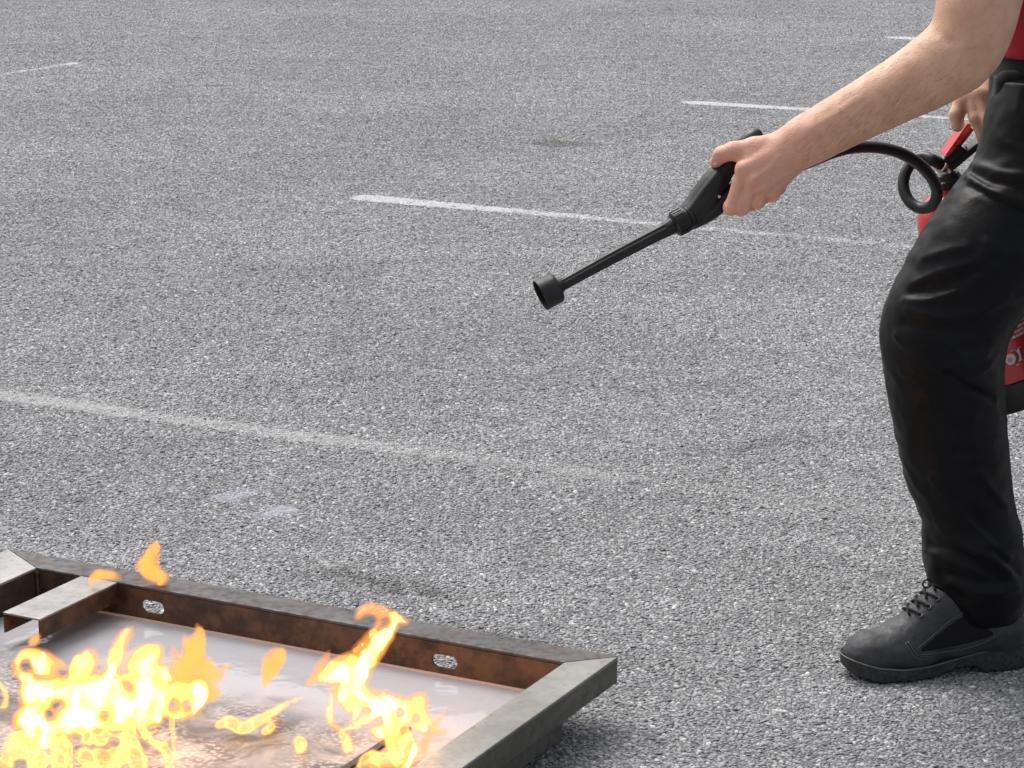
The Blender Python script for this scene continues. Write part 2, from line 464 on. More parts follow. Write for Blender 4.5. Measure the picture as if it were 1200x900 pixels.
# ---- painted parking lines: thin worn films lying on the chips
def paint_mat(name, cover, tint=(0.80, 0.80, 0.79), soft=0.25):
    x = NT(name)
    uv = x.n('UVMap'); s = x.n('SeparateXYZ'); x.set(s.inputs[0], uv.outputs[0])
    across = x.math('ABSOLUTE', s.outputs['Y']); along = s.outputs['X']
    n1 = x.noise(30, 4, 0.65); n2 = x.noise(5, 4, 0.6); n3 = x.noise(150, 3, 0.65)
    lev = x.math('SUBTRACT', along, x.math('MULTIPLY', x.math('POWER', across, 3.0), 0.9))
    lev = x.math('ADD', lev, x.math('MULTIPLY', x.math('SUBTRACT', n1, 0.5), 1.1))
    lev = x.math('ADD', lev, x.math('MULTIPLY', x.math('SUBTRACT', n2, 0.5), 1.0))
    lev = x.math('ADD', lev, x.math('MULTIPLY', x.math('SUBTRACT', n3, 0.5), 1.6))
    m = x.math('MULTIPLY', x.ramp(lev, 0.1, 0.1+soft), cover)
    x.p(base=x.mix(x.ramp(n3, 0.35, 0.6), tuple(0.72*t for t in tint), tint), rough=0.8, spec=0.3, Alpha=m)
    x.bump(x.math('ADD', x.vor(95, 'F1', None, 1.0, '2D').outputs['Distance'], x.math('MULTIPLY', n3, 0.5)), 0.8, 0.004)
    return x.m
def strip(name, a, b, width, wear, mat, label, z=0.0016, n=60, cat=None):
    """a flat worn stripe from ground point a to b; wear = paint level along it (start .. end)"""
    a = np.array(a[:2]); b = np.array(b[:2]); d = b-a; L = np.linalg.norm(d); d /= L; nrm = np.array([-d[1], d[0]])
    V = []; F = []; U = []
    off = np.cumsum(rng.normal(0, 0.0015, n+1)); off -= np.linspace(off[0], off[-1], n+1)
    for i in range(n+1):
        t = i/n
        for v in (-1, 0, 1):
            q = a+d*L*t+nrm*(off[i]+v*width/2*1.15); V.append((q[0], q[1], z))
            fade = min(1.0, t*L/0.05)*1.0
            U.append((float(np.interp(t, np.linspace(0, 1, len(wear)), wear))-(1-fade), v*1.15))
    for i in range(n):
        for k in (0, 1): F.append((i*3+k, (i+1)*3+k, (i+1)*3+k+1, i*3+k+1))
    o = build(name, V, F, mat)
    uvl = o.data.uv_layers.new(name='UVMap')
    for l in o.data.loops: uvl.data[l.index].uv = U[l.vertex_index]
    return tag(o, label, kind='structure')
pm_faint = paint_mat('paint_faint', 0.42, (0.64, 0.64, 0.64), 0.85); pm_mid = paint_mat('paint_worn', 0.75, (0.60, 0.61, 0.63), 0.6)
pm_new = paint_mat('paint_white', 0.70, (0.66, 0.66, 0.67), 0.5)
def far_end(a, b, L):
    a = np.array(a[:2]); b = np.array(b[:2]); d = (b-a)/np.linalg.norm(b-a); return a+d*L
a, b = G(-30, 458), G(1085, 606); strip('parking_line', far_end(b, a, 3.6), far_end(a, b, 2.6), 0.105, [.9, 1.0, 1.0, .95, .8, .65, .5, .4, .3, .2], pm_faint, 'wide faint worn line running left to right below the nozzle')
a, b = G(415, 231), G(1040, 287); strip('parking_line', a, far_end(a, b, 3.6), 0.10, [1.6, .9, .55, .42, .32, .22, .1, .0, -.2, -.5], pm_mid, 'white line with a bright left tip passing behind the nozzle')
a, b = G(788, 119), G(1115, 139); strip('parking_line', a, far_end(a, b, 5.5), 0.10, [1.1, .6, .42, .35, .3, .3, .3], pm_new, 'white line passing behind the outstretched forearm')
a, b = G(1035, 43.5), G(1090, 46.5); strip('parking_line', a, far_end(a, b, 5.5), 0.10, [1.3, 1.0, .8, .6], pm_new, 'short farthest white line left of the bent elbow')
a, b = G(98, 72.5), G(0, 88); strip('parking_line', a, far_end(a, b, 3.0), 0.085, [.6, .2, -.1, -.2, -.3, -.4], pm_mid, 'thin pale line at the far left of the lot')
pm_scuff = paint_mat('scuff', 0.42, (0.55, 0.57, 0.66), 0.9)
a, b = G(238, 592), G(298, 575); strip('paint_scuff', a, b, 0.085, [.6, .9, .5], pm_scuff, 'faint bluish scuff nearer the wide line', n=14)
a, b = G(288, 608), G(345, 596); strip('paint_scuff', a, b, 0.06, [.9, 1.2, .9], pm_scuff, 'short pale bluish scuff between the wide line and the pan', n=14)

# ================================================================== the fire pan
A0 = G(725, 769, 0.10); RIM = 0.060; PL = 1.135; PT = 1.15; ZR = 0.10
def W(s, t, z):
    q = A0[:2]+E1*s+(-E2 if np.dot(E2, [0, -1]) < 0 else E2)*t
    return Vector((q[0], q[1], z))
E2P = (-E2 if np.dot(E2, [0, -1]) < 0 else E2)
def st(p): d = np.asarray(p)[:2]-A0[:2]; return float(d@E1), float(d@E2P)

def steel(name, base, dark, rust, rough=(0.35, 0.6), metal=0.55, rust_amt=0.0, wet=False):
    x = NT(name)
    n1 = x.noise(9, 6, 0.65); n2 = x.noise(60, 4, 0.6); n3 = x.noise(260, 3, 0.6)
    c = x.mix(x.ramp(n1, 0.3, 0.7), dark, base)
    c = x.mix(x.math('MULTIPLY', x.ramp(n2, 0.52, 0.75), 0.5), c, tuple(0.6*v for v in dark))
    c = x.mix(x.math('MULTIPLY', x.ramp(x.noise(22, 6, 0.7), 0.60-rust_amt*0.35, 0.80-rust_amt*0.3), rust_amt), c, rust)
    x.p(base=c, rough=x.ramp(n2, 0.3, 0.7, rough[0], rough[1]), metal=metal)
    h = x.math('ADD', x.math('MULTIPLY', n3, 0.3), n2 if not wet else x.math('MULTIPLY', x.noise(45, 3, 0.5), 1.6))
    x.bump(h, 0.35 if not wet else 0.5, 0.0015)
    return x.m
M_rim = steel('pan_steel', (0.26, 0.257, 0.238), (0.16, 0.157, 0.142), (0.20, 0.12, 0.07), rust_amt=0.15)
M_rimwet = steel('pan_steel_scorched', (0.085, 0.085, 0.09), (0.035, 0.035, 0.036), (0.10, 0.058, 0.036), rough=(0.45, 0.8), metal=0.2, rust_amt=0.5, wet=True)
M_rimpale = steel('pan_steel_bare', (0.33, 0.32, 0.31), (0.20, 0.195, 0.19), (0.2, 0.15, 0.12), rough=(0.4, 0.65), metal=0.5)
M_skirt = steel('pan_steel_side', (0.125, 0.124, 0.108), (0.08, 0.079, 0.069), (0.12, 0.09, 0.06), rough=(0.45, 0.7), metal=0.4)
M_wall = steel('pan_rust', (0.065, 0.037, 0.024), (0.028, 0.018, 0.014), (0.16, 0.082, 0.044), rough=(0.35, 0.65), metal=0.35, rust_amt=0.6)
M_bar = steel('bar_iron', (0.05, 0.035, 0.03), (0.03, 0.025, 0.022), (0.1, 0.05, 0.03), rust_amt=0.4)
pan = empty('fire_training_pan', W(PL/2, PT/2, 0))
tag(pan, 'low square steel pan of water with a wide rim and rusty inside', 'fire pan')
g = 0.0008; th = 0.005
w_ = RIM; wL = 0.105        # the left side of the rim is wider
def part(name, poly, z0, z1, mat, bev=0.0, label=None):
    o = from_bm(name, prism_bm(poly, z0, z1, W, bev), mat, pan)
    if label: o['label'] = label
    return o
part('rim_plate', [(0, g), (w_, w_+g), (w_, PT-w_-g), (0, PT-g)], ZR-th, ZR, M_rim, 0.0018, 'grey-green rim side running down to the right of the flames')
part('rim_plate', [(g, 0), (PL-g, 0), (PL-wL-g, w_), (w_+g, w_)], ZR-th, ZR, M_rimwet, 0.0018, 'dark scorched far side of the rim')
part('rim_plate', [(PL, g), (PL, PT-g), (PL-wL, PT-w_-g), (PL-wL, w_+g)], ZR-th, ZR, M_rimpale, 0.0018, 'pale bare left side of the rim')
part('rim_plate', [(g, PT), (PL-g, PT), (PL-wL-g, PT-w_), (w_+g, PT-w_)], ZR-th, ZR, M_rim, 0.0018)
# skirts hang from the outer edge on the sides and the near end; the far side is open underneath
SK = 0.041
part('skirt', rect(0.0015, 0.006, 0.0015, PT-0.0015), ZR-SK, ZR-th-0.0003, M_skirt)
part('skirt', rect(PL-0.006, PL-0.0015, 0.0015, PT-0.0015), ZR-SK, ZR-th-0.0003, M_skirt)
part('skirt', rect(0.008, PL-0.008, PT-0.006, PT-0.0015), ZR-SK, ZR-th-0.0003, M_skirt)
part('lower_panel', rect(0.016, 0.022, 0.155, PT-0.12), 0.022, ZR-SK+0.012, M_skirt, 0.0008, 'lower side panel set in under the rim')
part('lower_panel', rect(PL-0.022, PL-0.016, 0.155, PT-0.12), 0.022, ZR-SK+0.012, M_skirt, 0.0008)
# inside walls; the far one is pierced by two long holes
ZF = 0.030; ZW = 0.043; WT = 0.004
def hole_at(px, py):
    d = ray(px, py); nrm = np.array([E2P[0], E2P[1], 0]); o = np.array(W(0, w_, 0))
    t = np.dot(o-CAM, nrm)/np.dot(d, nrm); q = CAM+d*t; return st(q)[0], q[2]
holes = [hole_at(179, 711.5), hole_at(521, 775.5)]
bm = bmesh.new()
def loop2(pts, t): 
    vs = [bm.verts.new(W(s, t, z)) for s, z in pts]
    for i in range(len(vs)): bm.edges.new((vs[i], vs[(i+1) % len(vs)]))
outer = [(w_-0.004, ZF-0.01), (PL-wL+0.004, ZF-0.01), (PL-wL+0.004, ZR-th-0.0005), (w_-0.004, ZR-th-0.0005)]
def obround(c, hl, hr, n=8):
    pts = []
    for i in range(n+1): a = -math.pi/2+math.pi*i/n; pts.append((c[0]+hl+hr*math.cos(a), c[1]+hr*math.sin(a)))
    for i in range(n+1): a = math.pi/2+math.pi*i/n; pts.append((c[0]-hl+hr*math.cos(a), c[1]+hr*math.sin(a)))
    return pts
for t in (w_-WT, ):
    loop2(outer, t)
    for h in holes: loop2(obround(h, 0.0115, 0.0105), t)
bmesh.ops.triangle_fill(bm, use_beauty=True, edges=bm.edges[:])
ret = bmesh.ops.extrude_face_region(bm, geom=bm.faces[:])
bmesh.ops.translate(bm, verts=[v for v in ret['geom'] if isinstance(v, bmesh.types.BMVert)], vec=Vector((*E2P, 0))*WT)
o = from_bm('inner_wall', bm, M_wall, pan); o['label'] = 'rusty brown far wall pierced by two long holes'
for h in holes:
    ring = obround(h, 0.0115, 0.0112); q = [W(s, w_+0.0003, z) for s, z in ring]; q.append(q[0])
part('inner_wall', rect(w_-WT, w_, w_+0.001, PT-w_-0.001), ZF-0.01, ZR-th-0.0005, M_wall)
part('inner_wall', rect(PL-wL, PL-wL+WT, w_+0.001, PT-w_-0.001), ZF-0.01, ZR-th-0.0005, M_wall)
part('inner_wall', rect(w_-0.004, PL-wL+0.004, PT-w_, PT-w_+WT), ZF-0.01, ZR-th-0.0005, M_wall)
part('pan_floor', rect(w_-0.006, PL-wL+0.006, w_-0.006, PT-w_+0.006), ZF-0.014, ZF-0.0105, M_wall)
for s, t in ((0.03, 0.25), (PL-0.07, 0.25), (0.03, PT-0.2), (PL-0.07, PT-0.2)):
    part('leg', rect(s, s+0.045, t, t+0.05), 0.0, ZF-0.0145, M_skirt, 0.002)
# channel bracket under the far-left of the rim: an upside-down U
s0, t0 = st(G(47, 725, ZR)); s1, t1 = st(G(3, 717, ZR)); tE = 0.5*(t0+t1); sa, sb = min(s0, s1), max(s0, s1)
br = part('bracket', rect(sa, sb, w_+0.0005, tE), ZR-0.004, ZR-0.0005, M_rimpale, 0.001, 'pale upside-down channel bracket at the far left of the rim')
for q0, q1 in ((sa, sa+0.004), (sb-0.004, sb)):
    fl = from_bm('flange', prism_bm(rect(q0+0.0005, q1-0.0002, w_+0.001, tE-0.0006), ZR-0.034, ZR-0.0042, W), M_wall, pan); fl.parent = br; fl.location = worldloc(pan)-worldloc(br)
# burner bar just breaking the water
s2, t2 = st(G(472, 850, 0.047)); s3, t3 = st(G(420, 894, 0.047)); sm = 0.5*(s2+s3)
part('burner_bar', rect(sm-0.006, sm+0.006, t2, PT-w_-0.05), ZF-0.010, 0.047, M_bar, 0.001)
M_waterline = NT('pale_waterline').p(base=(0.55, 0.47, 0.44), rough=0.7).m
part('waterline_strip', rect(w_+0.001, PL-wL-0.001, w_+0.0003, w_+0.0028), ZW-0.003, ZW+0.0030, M_waterline, 0, 'pale line along the water edge')  # thin pale strip where the far wall meets the water
# weld beads in the corners
for s, t in ((w_+0.003, w_+0.003), (PL-wL-0.003, w_+0.003)):
    path = [W(s, t, z) for z in np.linspace(ZF, ZR-0.006, 14)]
    Vv, Ff = tube(path, 0.003+0.0008*np.sin(np.arange(14)*2.1), 8); build('weld_bead', Vv, Ff, M_wall, pan, smooth=True)

# ---- the water in it
x = NT('pan_water')
wl = x.mapping((1, 1, 1), (0, 0, -pang))
n1 = x.noise(9, 3, 0.5, wl, 0.6); n2 = x.noise(38, 3, 0.55, wl, 0.4); bub = x.vor(120, 'SMOOTH_F1', None, 1.0, '2D')
sx = x.n('SeparateXYZ'); x.set(sx.inputs[0], wl)
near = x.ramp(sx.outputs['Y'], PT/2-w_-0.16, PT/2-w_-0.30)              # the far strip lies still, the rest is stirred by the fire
bubh = x.math('MULTIPLY', x.ramp(bub.outputs['Distance'], 0.5, 0.1), x.math('MULTIPLY', near, x.ramp(x.noise(9, 4, 0.6), 0.42, 0.6)))
base = x.mix(x.ramp(x.noise(11, 5, 0.6, None, 1.0), 0.35, 0.7), (0.075, 0.066, 0.062), (0.30, 0.275, 0.262))
base = x.mix(near, (0.36, 0.36, 0.385), base)  # paler lilac far strip: sky reflection put into the base colour
base = x.mix(x.math('MULTIPLY', bubh, 0.4), base, (0.6, 0.54, 0.52))
x.p(base=base, rough=x.ramp(near, 0, 1, 0.07, 0.13), ior=1.33, spec=0.5)
hgt = x.math('ADD', x.math('MULTIPLY', n1, 0.8), x.math('MULTIPLY', x.math('ADD', x.math('MULTIPLY', n2, 0.45), x.math('MULTIPLY', bubh, 0.12)), x.ramp(near, 0, 1, 0.10, 0.8)))
x.bump(hgt, 0.5, 0.012)
V = []; F = []
NS, NTT = 60, 60
for j in range(NTT+1):
    for i in range(NS+1):
        q = W(w_+0.0006+(PL-wL-w_-0.0012)*i/NS, w_+0.0006+(PT-2*w_-0.0012)*j/NTT, 0)
        zz = ZW+0.0010*noise3(np.array([[q.x*11, q.y*11, 3.0]]))[0]+0.0006*noise3(np.array([[q.x*30, q.y*30, 9.0]]))[0]
        V.append((q.x, q.y, zz))
for j in range(NTT):
    for i in range(NS): F.append((j*(NS+1)+i, (j+1)*(NS+1)+i, (j+1)*(NS+1)+i+1, j*(NS+1)+i+1))
tag(build('water', V, F, x.m, smooth=True, origin=W(PL/2, PT/2, ZW)), 'shallow rippled cloudy water in the pan', kind='structure')

# ================================================================== the flames
def flame_mat(name, color, power, soot):
    m = bpy.data.materials.new(name); m.use_nodes = True; t = m.node_tree
    t.nodes.remove(t.nodes['Principled BSDF']); out = t.nodes['Material Output']
    e = t.nodes.new('ShaderNodeEmission'); e.inputs['Color'].default_value = (*color, 1); e.inputs['Strength'].default_value = power
    ab = t.nodes.new('ShaderNodeVolumeAbsorption'); ab.inputs['Color'].default_value = (0, 0, 0, 1); ab.inputs['Density'].default_value = soot
    ad = t.nodes.new('ShaderNodeAddShader')
    t.links.new(e.outputs[0], ad.inputs[0]); t.links.new(ab.outputs[0], ad.inputs[1]); t.links.new(ad.outputs[0], out.inputs['Volume'])
    return m
FM_core = flame_mat('flame_core', (1.0, 0.74, 0.34), 150, 5)
FM_mantle = flame_mat('flame_mantle', (1.0, 0.58, 0.14), 72, 24)
FM_coolmantle = flame_mat('flame_orange_mantle', (1.0, 0.46, 0.09), 50, 40)
FM_lace = flame_mat('flame_lace', (1.0, 0.56, 0.14), 95, 34)
FM_hot = flame_mat('flame_envelope', (1.0, 0.42, 0.08), 34, 26)
FM_mid = flame_mat('flame_yellow', (1.0, 0.38, 0.08), 24, 26)
FM_halo = flame_mat('flame_outer_gas', (1.0, 0.34, 0.07), 20, 20)
FM_cool = flame_mat('flame_orange', (1.0, 0.36, 0.07), 34, 40)
def zt(x0, y0, sc): return lambda x, y: (x0+x/sc, y0+y/sc)
Z5 = zt(0, 720, 4.615); Z6 = zt(350, 700, 4.5); ZA = zt(0, 600, 3.0); ID = lambda x, y: (x, y)
def flame(T, sc, Y, strands, mat, label, holes=(), core=None, warp=0.006, wf=24.0, h=0.0020, flat=0.8, group='flames over the pan'):
    """strands: lists of (x, y, r[, dY]) in a zoomed frame -> a hollow envelope of burning gas at distance Y, with a hot core"""
    fld = Field()
    for s_ in strands:
        pts = []; rad = []
        for q in s_:
            px, py = T(q[0], q[1]); p = P(px, py, Y+(q[3] if len(q) > 3 else 0)); pts.append(p); rad.append(q[2]/sc*mpp(p)+(0.0015 if core else 0.0))
        if len(pts) == 1: fld.ellip(pts[0], (rad[0], rad[0]*flat, rad[0]), 0.010)
        else: fld.chain(pts, rad, 0.006, n=len(pts)*2)
    for q in holes:
        px, py = T(q[0], q[1]); c0 = P(px, py, Y); d = ray(px, py); d /= np.linalg.norm(d); r = q[2]/sc*mpp(c0)
        fld.bone(c0-d*0.09, c0+d*0.09, r*0.9, r*1.1, 0.006, 's')
    seed = rng.uniform(0, 90, 3)
    cache = {}
    def body(p, c0, rb):
        key = (len(p), p[0].tobytes()) if c0 is not None else None
        if key in cache: return cache[key]
        q = p*np.array([wf, wf, wf*0.7])+seed
        wv = np.stack([noise3(q), 0*p[:, 0], noise3(q+57.3)], -1)*warp*2
        q2 = q*2.6+11
        wv += np.stack([noise3(q2), 0*p[:, 0], noise3(q2+23)], -1)*warp*1.1
        q3 = q*np.array([7.0, 5.0, 5.0])+5
        wv += np.stack([noise3(q3), 0*p[:, 0], noise3(q3+17)], -1)*warp*0.42
        r = (fld(p+wv, c0, rb), p+wv)
        if key: cache[key] = r
        return r
    def env(p, c0=None, rb=None): return body(p, c0, rb)[0]-0.0012           # faint outer gas
    def inner(p, c0=None, rb=None): return body(p, c0, rb)[0]+0.0016
    def mantle(p, c0=None, rb=None):
        d, pw = body(p, c0, rb)
        return np.maximum(d+0.0012, d+(0.0042 if core else 0.0030)+(0.010 if core else 0.016)*noise3(pw*np.array([46, 30, 24])+seed+13)+0.004*noise3(pw*np.array([110, 80, 70])+seed))
    def lace(p, c0=None, rb=None):           # thin burning sheets folded through the gas
        d, pw = body(p, c0, rb)
        sh = np.abs(noise3(pw*np.array([44, 30, 22])+seed+71)+0.25*noise3(pw*90+seed))-0.075
        return np.maximum(d+0.001, np.minimum(-(d+0.0032), sh*0.025))
    def hot(p, c0=None, rb=None):
        d, pw = body(p, c0, rb)
        return np.maximum(d+0.004, d+core+0.003+0.024*noise3(pw*np.array([48, 30, 26])+seed+40)+0.010*noise3(pw*np.array([110, 75, 60])+seed))
    for f in (env, inner, mantle, lace, hot): f.cull = True
    cs = np.array([c for f, c, R, k, op in fld.items if op == 'u']); rs = np.array([R for f, c, R, k, op in fld.items if op == 'u'])[:, None]
    lo = (cs-rs).min(0)-0.015; hi = (cs+rs).max(0)+0.015
    V, F = polygonize(env, lo, hi, h, n=12, slack=1.4)
    base = (V[:, 0].mean(), V[:, 1].mean(), V[:, 2].min())
    o = build('flame', V, F, FM_mid if mat is FM_mid else FM_halo, origin=base, smooth=True)
    layers = [('flame_mantle', mantle, FM_coolmantle if mat is FM_cool else FM_mantle)] if mat is not FM_mid else [('flame_lace', lace, FM_lace)]
    if mat is not FM_mid: layers.insert(0, ('flame_envelope', inner, mat))
    if core: layers.append(('flame_core', hot, FM_core))
    for nm, f, m in layers:
        try: V, F = polygonize(f, lo, hi, h, n=12, slack=1.4)
        except ValueError: continue                  # too thin for an inner layer
        build(nm, V, F, m, o, smooth=True)['kind'] = 'stuff'
    return tag(o, label, 'flame', group)
YB = G(150, 900, ZW)[1]; YC = G(450, 895, ZW)[1]
flame(Z5, 4.615, YB, [
    [(150, 330, 40), (95, 300, 26), (130, 240, 22), (200, 230, 24)], [(225, 270, 62), (300, 290, 55)],
    [(170, 430, 85), (350, 440, 105), (520, 430, 110), (680, 440, 100), (820, 440, 95), (940, 450, 75), (1060, 425, 50), (1130, 440, 18)],
    [(420, 350, 60), (450, 270, 50), (475, 225, 26), (500, 203, 9)],
    [(590, 320, 52), (625, 240, 42), (670, 140, 26), (695, 88, 12)],
    [(760, 300, 75), (790, 230, 62), (830, 200, 42)], [(880, 330, 70)],
    [(150, 560, 78), (300, 580, 85), (480, 560, 85), (650, 540, 80), (820, 540, 70)], [(950, 510, 60), (1050, 500, 40), (1110, 450, 20)],
    [(160, 650, 55), (260, 670, 50)]],
    FM_hot, 'largest white-yellow blaze at the left of the pan',
    holes=[(928, 480, 26), (1015, 496, 17), (305, 500, 24), (272, 545, 24), (565, 552, 16), (142, 292, 24), (330, 305, 20), (700, 400, 18)], warp=0.006, core=0.0065)
flame(Z5, 4.615, YB-0.015, [
    [(700, 560, 40), (720, 690, 46), (735, 830, 44), (740, 930, 40)], [(790, 600, 30), (850, 700, 34), (905, 800, 30), (920, 920, 26)], [(930, 560, 24), (940, 680, 14), (930, 760, 10)],
    [(100, 690, 60), (60, 790, 44), (20, 830, 30)], [(160, 760, 60), (230, 800, 50)], [(330, 640, 60), (330, 740, 52), (340, 850, 60)],
    [(440, 650, 50), (520, 690, 40), (600, 640, 30)], [(440, 770, 42), (520, 800, 60), (620, 800, 60)], [(640, 680, 50), (640, 760, 40)], [(200, 900, 80), (420, 910, 80), (640, 920, 80), (820, 930, 70)]],
    FM_mid, 'yellow lacy flames in front of the largest blaze', warp=0.009,
    holes=[(395, 665, 32), (220, 678, 24), (615, 680, 28), (855, 650, 24), (540, 625, 14), (120, 800, 26), (270, 860, 30), (420, 850, 26), (560, 870, 34), (690, 870, 20), (820, 840, 28), (500, 745, 18)])
flame(Z5, 4.615, YB+0.05, [
    [(960, 380, 50), (950, 260, 34), (930, 170, 18)], [(1010, 330, 70), (1040, 240, 66), (1060, 140, 40), (1040, 80, 14)], [(1100, 300, 60), (1150, 330, 40), (1190, 310, 22), (1250, 270, 10)],
    [(1090, 380, 60), (1150, 430, 36)]], FM_cool, 'sheer orange flame rising right of the largest blaze', warp=0.008, flat=0.3)
flame(Z6, 4.5, YC+0.01, [
    [(312, 108, 9), (330, 85, 17), (375, 58, 20), (425, 68, 24), (470, 95, 26), (520, 118, 24), (560, 130, 12), (585, 132, 5)],
    [(515, 135, 24), (470, 180, 34), (430, 230, 42), (390, 285, 50), (350, 330, 60)], [(418, 100, 9), (405, 160, 10), (360, 220, 12), (290, 285, 16)],
    [(190, 385, 62), (260, 380, 72), (310, 400, 72)], [(280, 450, 75), (260, 520, 55), (275, 580, 22)], [(150, 410, 45), (120, 420, 20)],
    [(185, 480, 22), (162, 590, 12), (165, 660, 12), (205, 690, 12), (250, 700, 12), (285, 650, 10), (320, 600, 10), (350, 570, 12)],
    [(330, 480, 35), (380, 512, 14), (430, 515, 12), (470, 505, 8)],
    [(330, 520, 40), (400, 560, 52), (480, 580, 64), (560, 600, 58), (620, 575, 48), (640, 540, 30), (652, 505, 10)], [(630, 620, 50), (680, 640, 26), (705, 665, 8)],
    [(400, 620, 30), (350, 650, 16), (310, 680, 10), (270, 690, 12)], [(480, 640, 45), (500, 720, 34), (495, 800, 26)], [(410, 700, 26), (440, 725, 20)], [(640, 670, 30), (660, 690, 20)]],
    FM_hot, 'tall white-yellow flame with a hooked tip right of centre', holes=[(455, 108, 9), (540, 598, 14), (625, 632, 7)], warp=0.0035, core=0.0045)
flame(Z6, 4.5, YC-0.01, [
    [(240, 700, 20), (260, 740, 26), (275, 785, 20), (280, 800, 8)], [(540, 690, 40), (560, 760, 44), (545, 830, 40)], [(340, 880, 34), (400, 850, 46), (460, 870, 46), (500, 850, 36)], [(380, 930, 60), (470, 940, 60), (560, 930, 50)]],
    FM_mid, 'yellow lacy flames at the foot of the hooked flame', warp=0.006)
flame(Z6, 4.5, YC-0.02, [[(615, 765, 18), (605, 810, 22), (580, 860, 24), (545, 905, 26), (520, 950, 26)]], FM_hot, 'short white tongue at the near foot of the hooked flame', warp=0.003, core=0.002)
flame(Z6, 4.5, YC+0.02, [[(160, 280, 8), (120, 360, 26), (80, 420, 22), (40, 475, 6)]], FM_cool, 'thin orange wisp on the left flank of the hooked flame', warp=0.004, flat=0.4)
flame(Z6, 4.5, YC-0.005, [[(780, 590, 7), (730, 660, 16), (680, 750, 24), (650, 840, 20)], [(690, 740, 16), (750, 718, 16), (790, 700, 6)]], FM_cool, 'slanting orange streak beside the right side of the rim', warp=0.004)
flame(ZA, 3.0, G(180, 730, ZW)[1]+0.02, [[(550, 105, 5), (535, 140, 20), (520, 185, 30), (540, 215, 26), (570, 228, 16), (555, 265, 10)], [(485, 182, 6), (510, 190, 20)]], FM_cool, 'detached orange flame floating highest, above the far rim', warp=0.004)
flame(ZA, 3.0, 4.02, [[(322, 255, 10), (335, 225, 18), (370, 222, 18), (420, 232, 7)]], FM_cool, 'small orange flame licking the far end of the bracket', warp=0.004)
flame(ZA, 3.0, G(318, 815, ZW)[1], [[(932, 630, 5), (940, 580, 20), (960, 530, 30), (985, 500, 22), (960, 492, 12), (935, 515, 10)]], FM_cool, 'small upright orange flame between the two big blazes', warp=0.003)
flame(ZA, 3.0, G(290, 862, ZW)[1], [[(765, 755, 13), (800, 740, 22), (850, 760, 22), (900, 730, 18), (960, 710, 12), (1000, 680, 9), (1065, 655, 6)], [(850, 770, 12), (900, 745, 9), (980, 735, 5)], [(930, 775, 14), (960, 755, 10)]], FM_mid, 'low yellow flame lying on the water between the blazes', warp=0.003, h=0.0016)
flame(ZA, 3.0, G(350, 882, ZW)[1], [[(1045, 805, 17), (1058, 822, 20), (1050, 838, 12)]], FM_mid, 'tiny round yellow flame low between the blazes', warp=0.002, h=0.0016)
flame(ZA, 3.0, G(5, 830, ZW)[1], [[(-30, 590, 12), (5, 610, 7), (22, 640, 7), (18, 680, 8), (0, 700, 7)]], FM_mid, 'curled yellow wisp cut by the left edge', warp=0.002, h=0.0016)
flame(ZA, 3.0, G(40, 770, ZW)[1], [[(100, 468, 5), (118, 452, 13), (130, 438, 8)]], FM_cool, 'tiny orange lick just below the bracket end', warp=0.002, h=0.0016)
for nm, (px, py), zz, en in (('blaze_glow', (150, 880), 0.12, 1.1), ('hooked_flame_glow', (470, 885), 0.09, 0.8)):
    l = bpy.data.objects.new(nm, bpy.data.lights.new(nm, 'POINT')); l.data.energy = en; l.data.color = (1.0, 0.45, 0.14)
    l.data.shadow_soft_size = 0.05; l.location = Vector(G(px, py, ZW))+Vector((0, 0, zz)); COL.objects.link(l)

# ================================================================== the person
def skin_mat():
    x = NT('skin'); geo = wpos(x); x._c = geo
    n1 = x.noise(28, 5, 0.6); n2 = x.noise(120, 4, 0.6); n3 = x.noise(600, 3, 0.6)
    c = x.mix(x.ramp(n1, 0.3, 0.7), (0.60, 0.345, 0.225), (0.69, 0.43, 0.30))
    sx = x.n('SeparateXYZ'); x.set(sx.inputs[0], geo)
    hand = x.ramp(sx.outputs['X'], 0.50, 0.40)                                   # the gripping hand is ruddier than the arm
    c = x.mix(x.math('MULTIPLY', hand, x.ramp(n2, 0.2, 0.8, 0.45, 0.8)), c, (0.70, 0.355, 0.27))
    c = x.mix(x.math('MULTIPLY', x.ramp(n2, 0.56, 0.72), 0.30), c, (0.50, 0.23, 0.17))
    c = x.mix(x.math('MULTIPLY', x.ramp(x.noise(210, 2), 0.70, 0.76), 0.22), c, (0.27, 0.14, 0.09))
    x.p(base=c, rough=x.ramp(n2, 0.3, 0.7, 0.42, 0.6), spec=0.4, Subsurface_Weight=0.12)
    x.b.inputs['Subsurface Radius'].default_value = (1.0, 0.35, 0.2); x.b.inputs['Subsurface Scale'].default_value = 0.006
    lines = x.math('ADD', x.noise(230, 3, 0.6, x.mapping((1, 1, 2.4))), x.math('MULTIPLY', x.vor(420).outputs['Distance'], 0.7))
    x.bump(x.math('ADD', x.math('MULTIPLY', lines, 0.6), x.math('MULTIPLY', n3, 0.4)), 0.45, 0.0020)
    return x.m
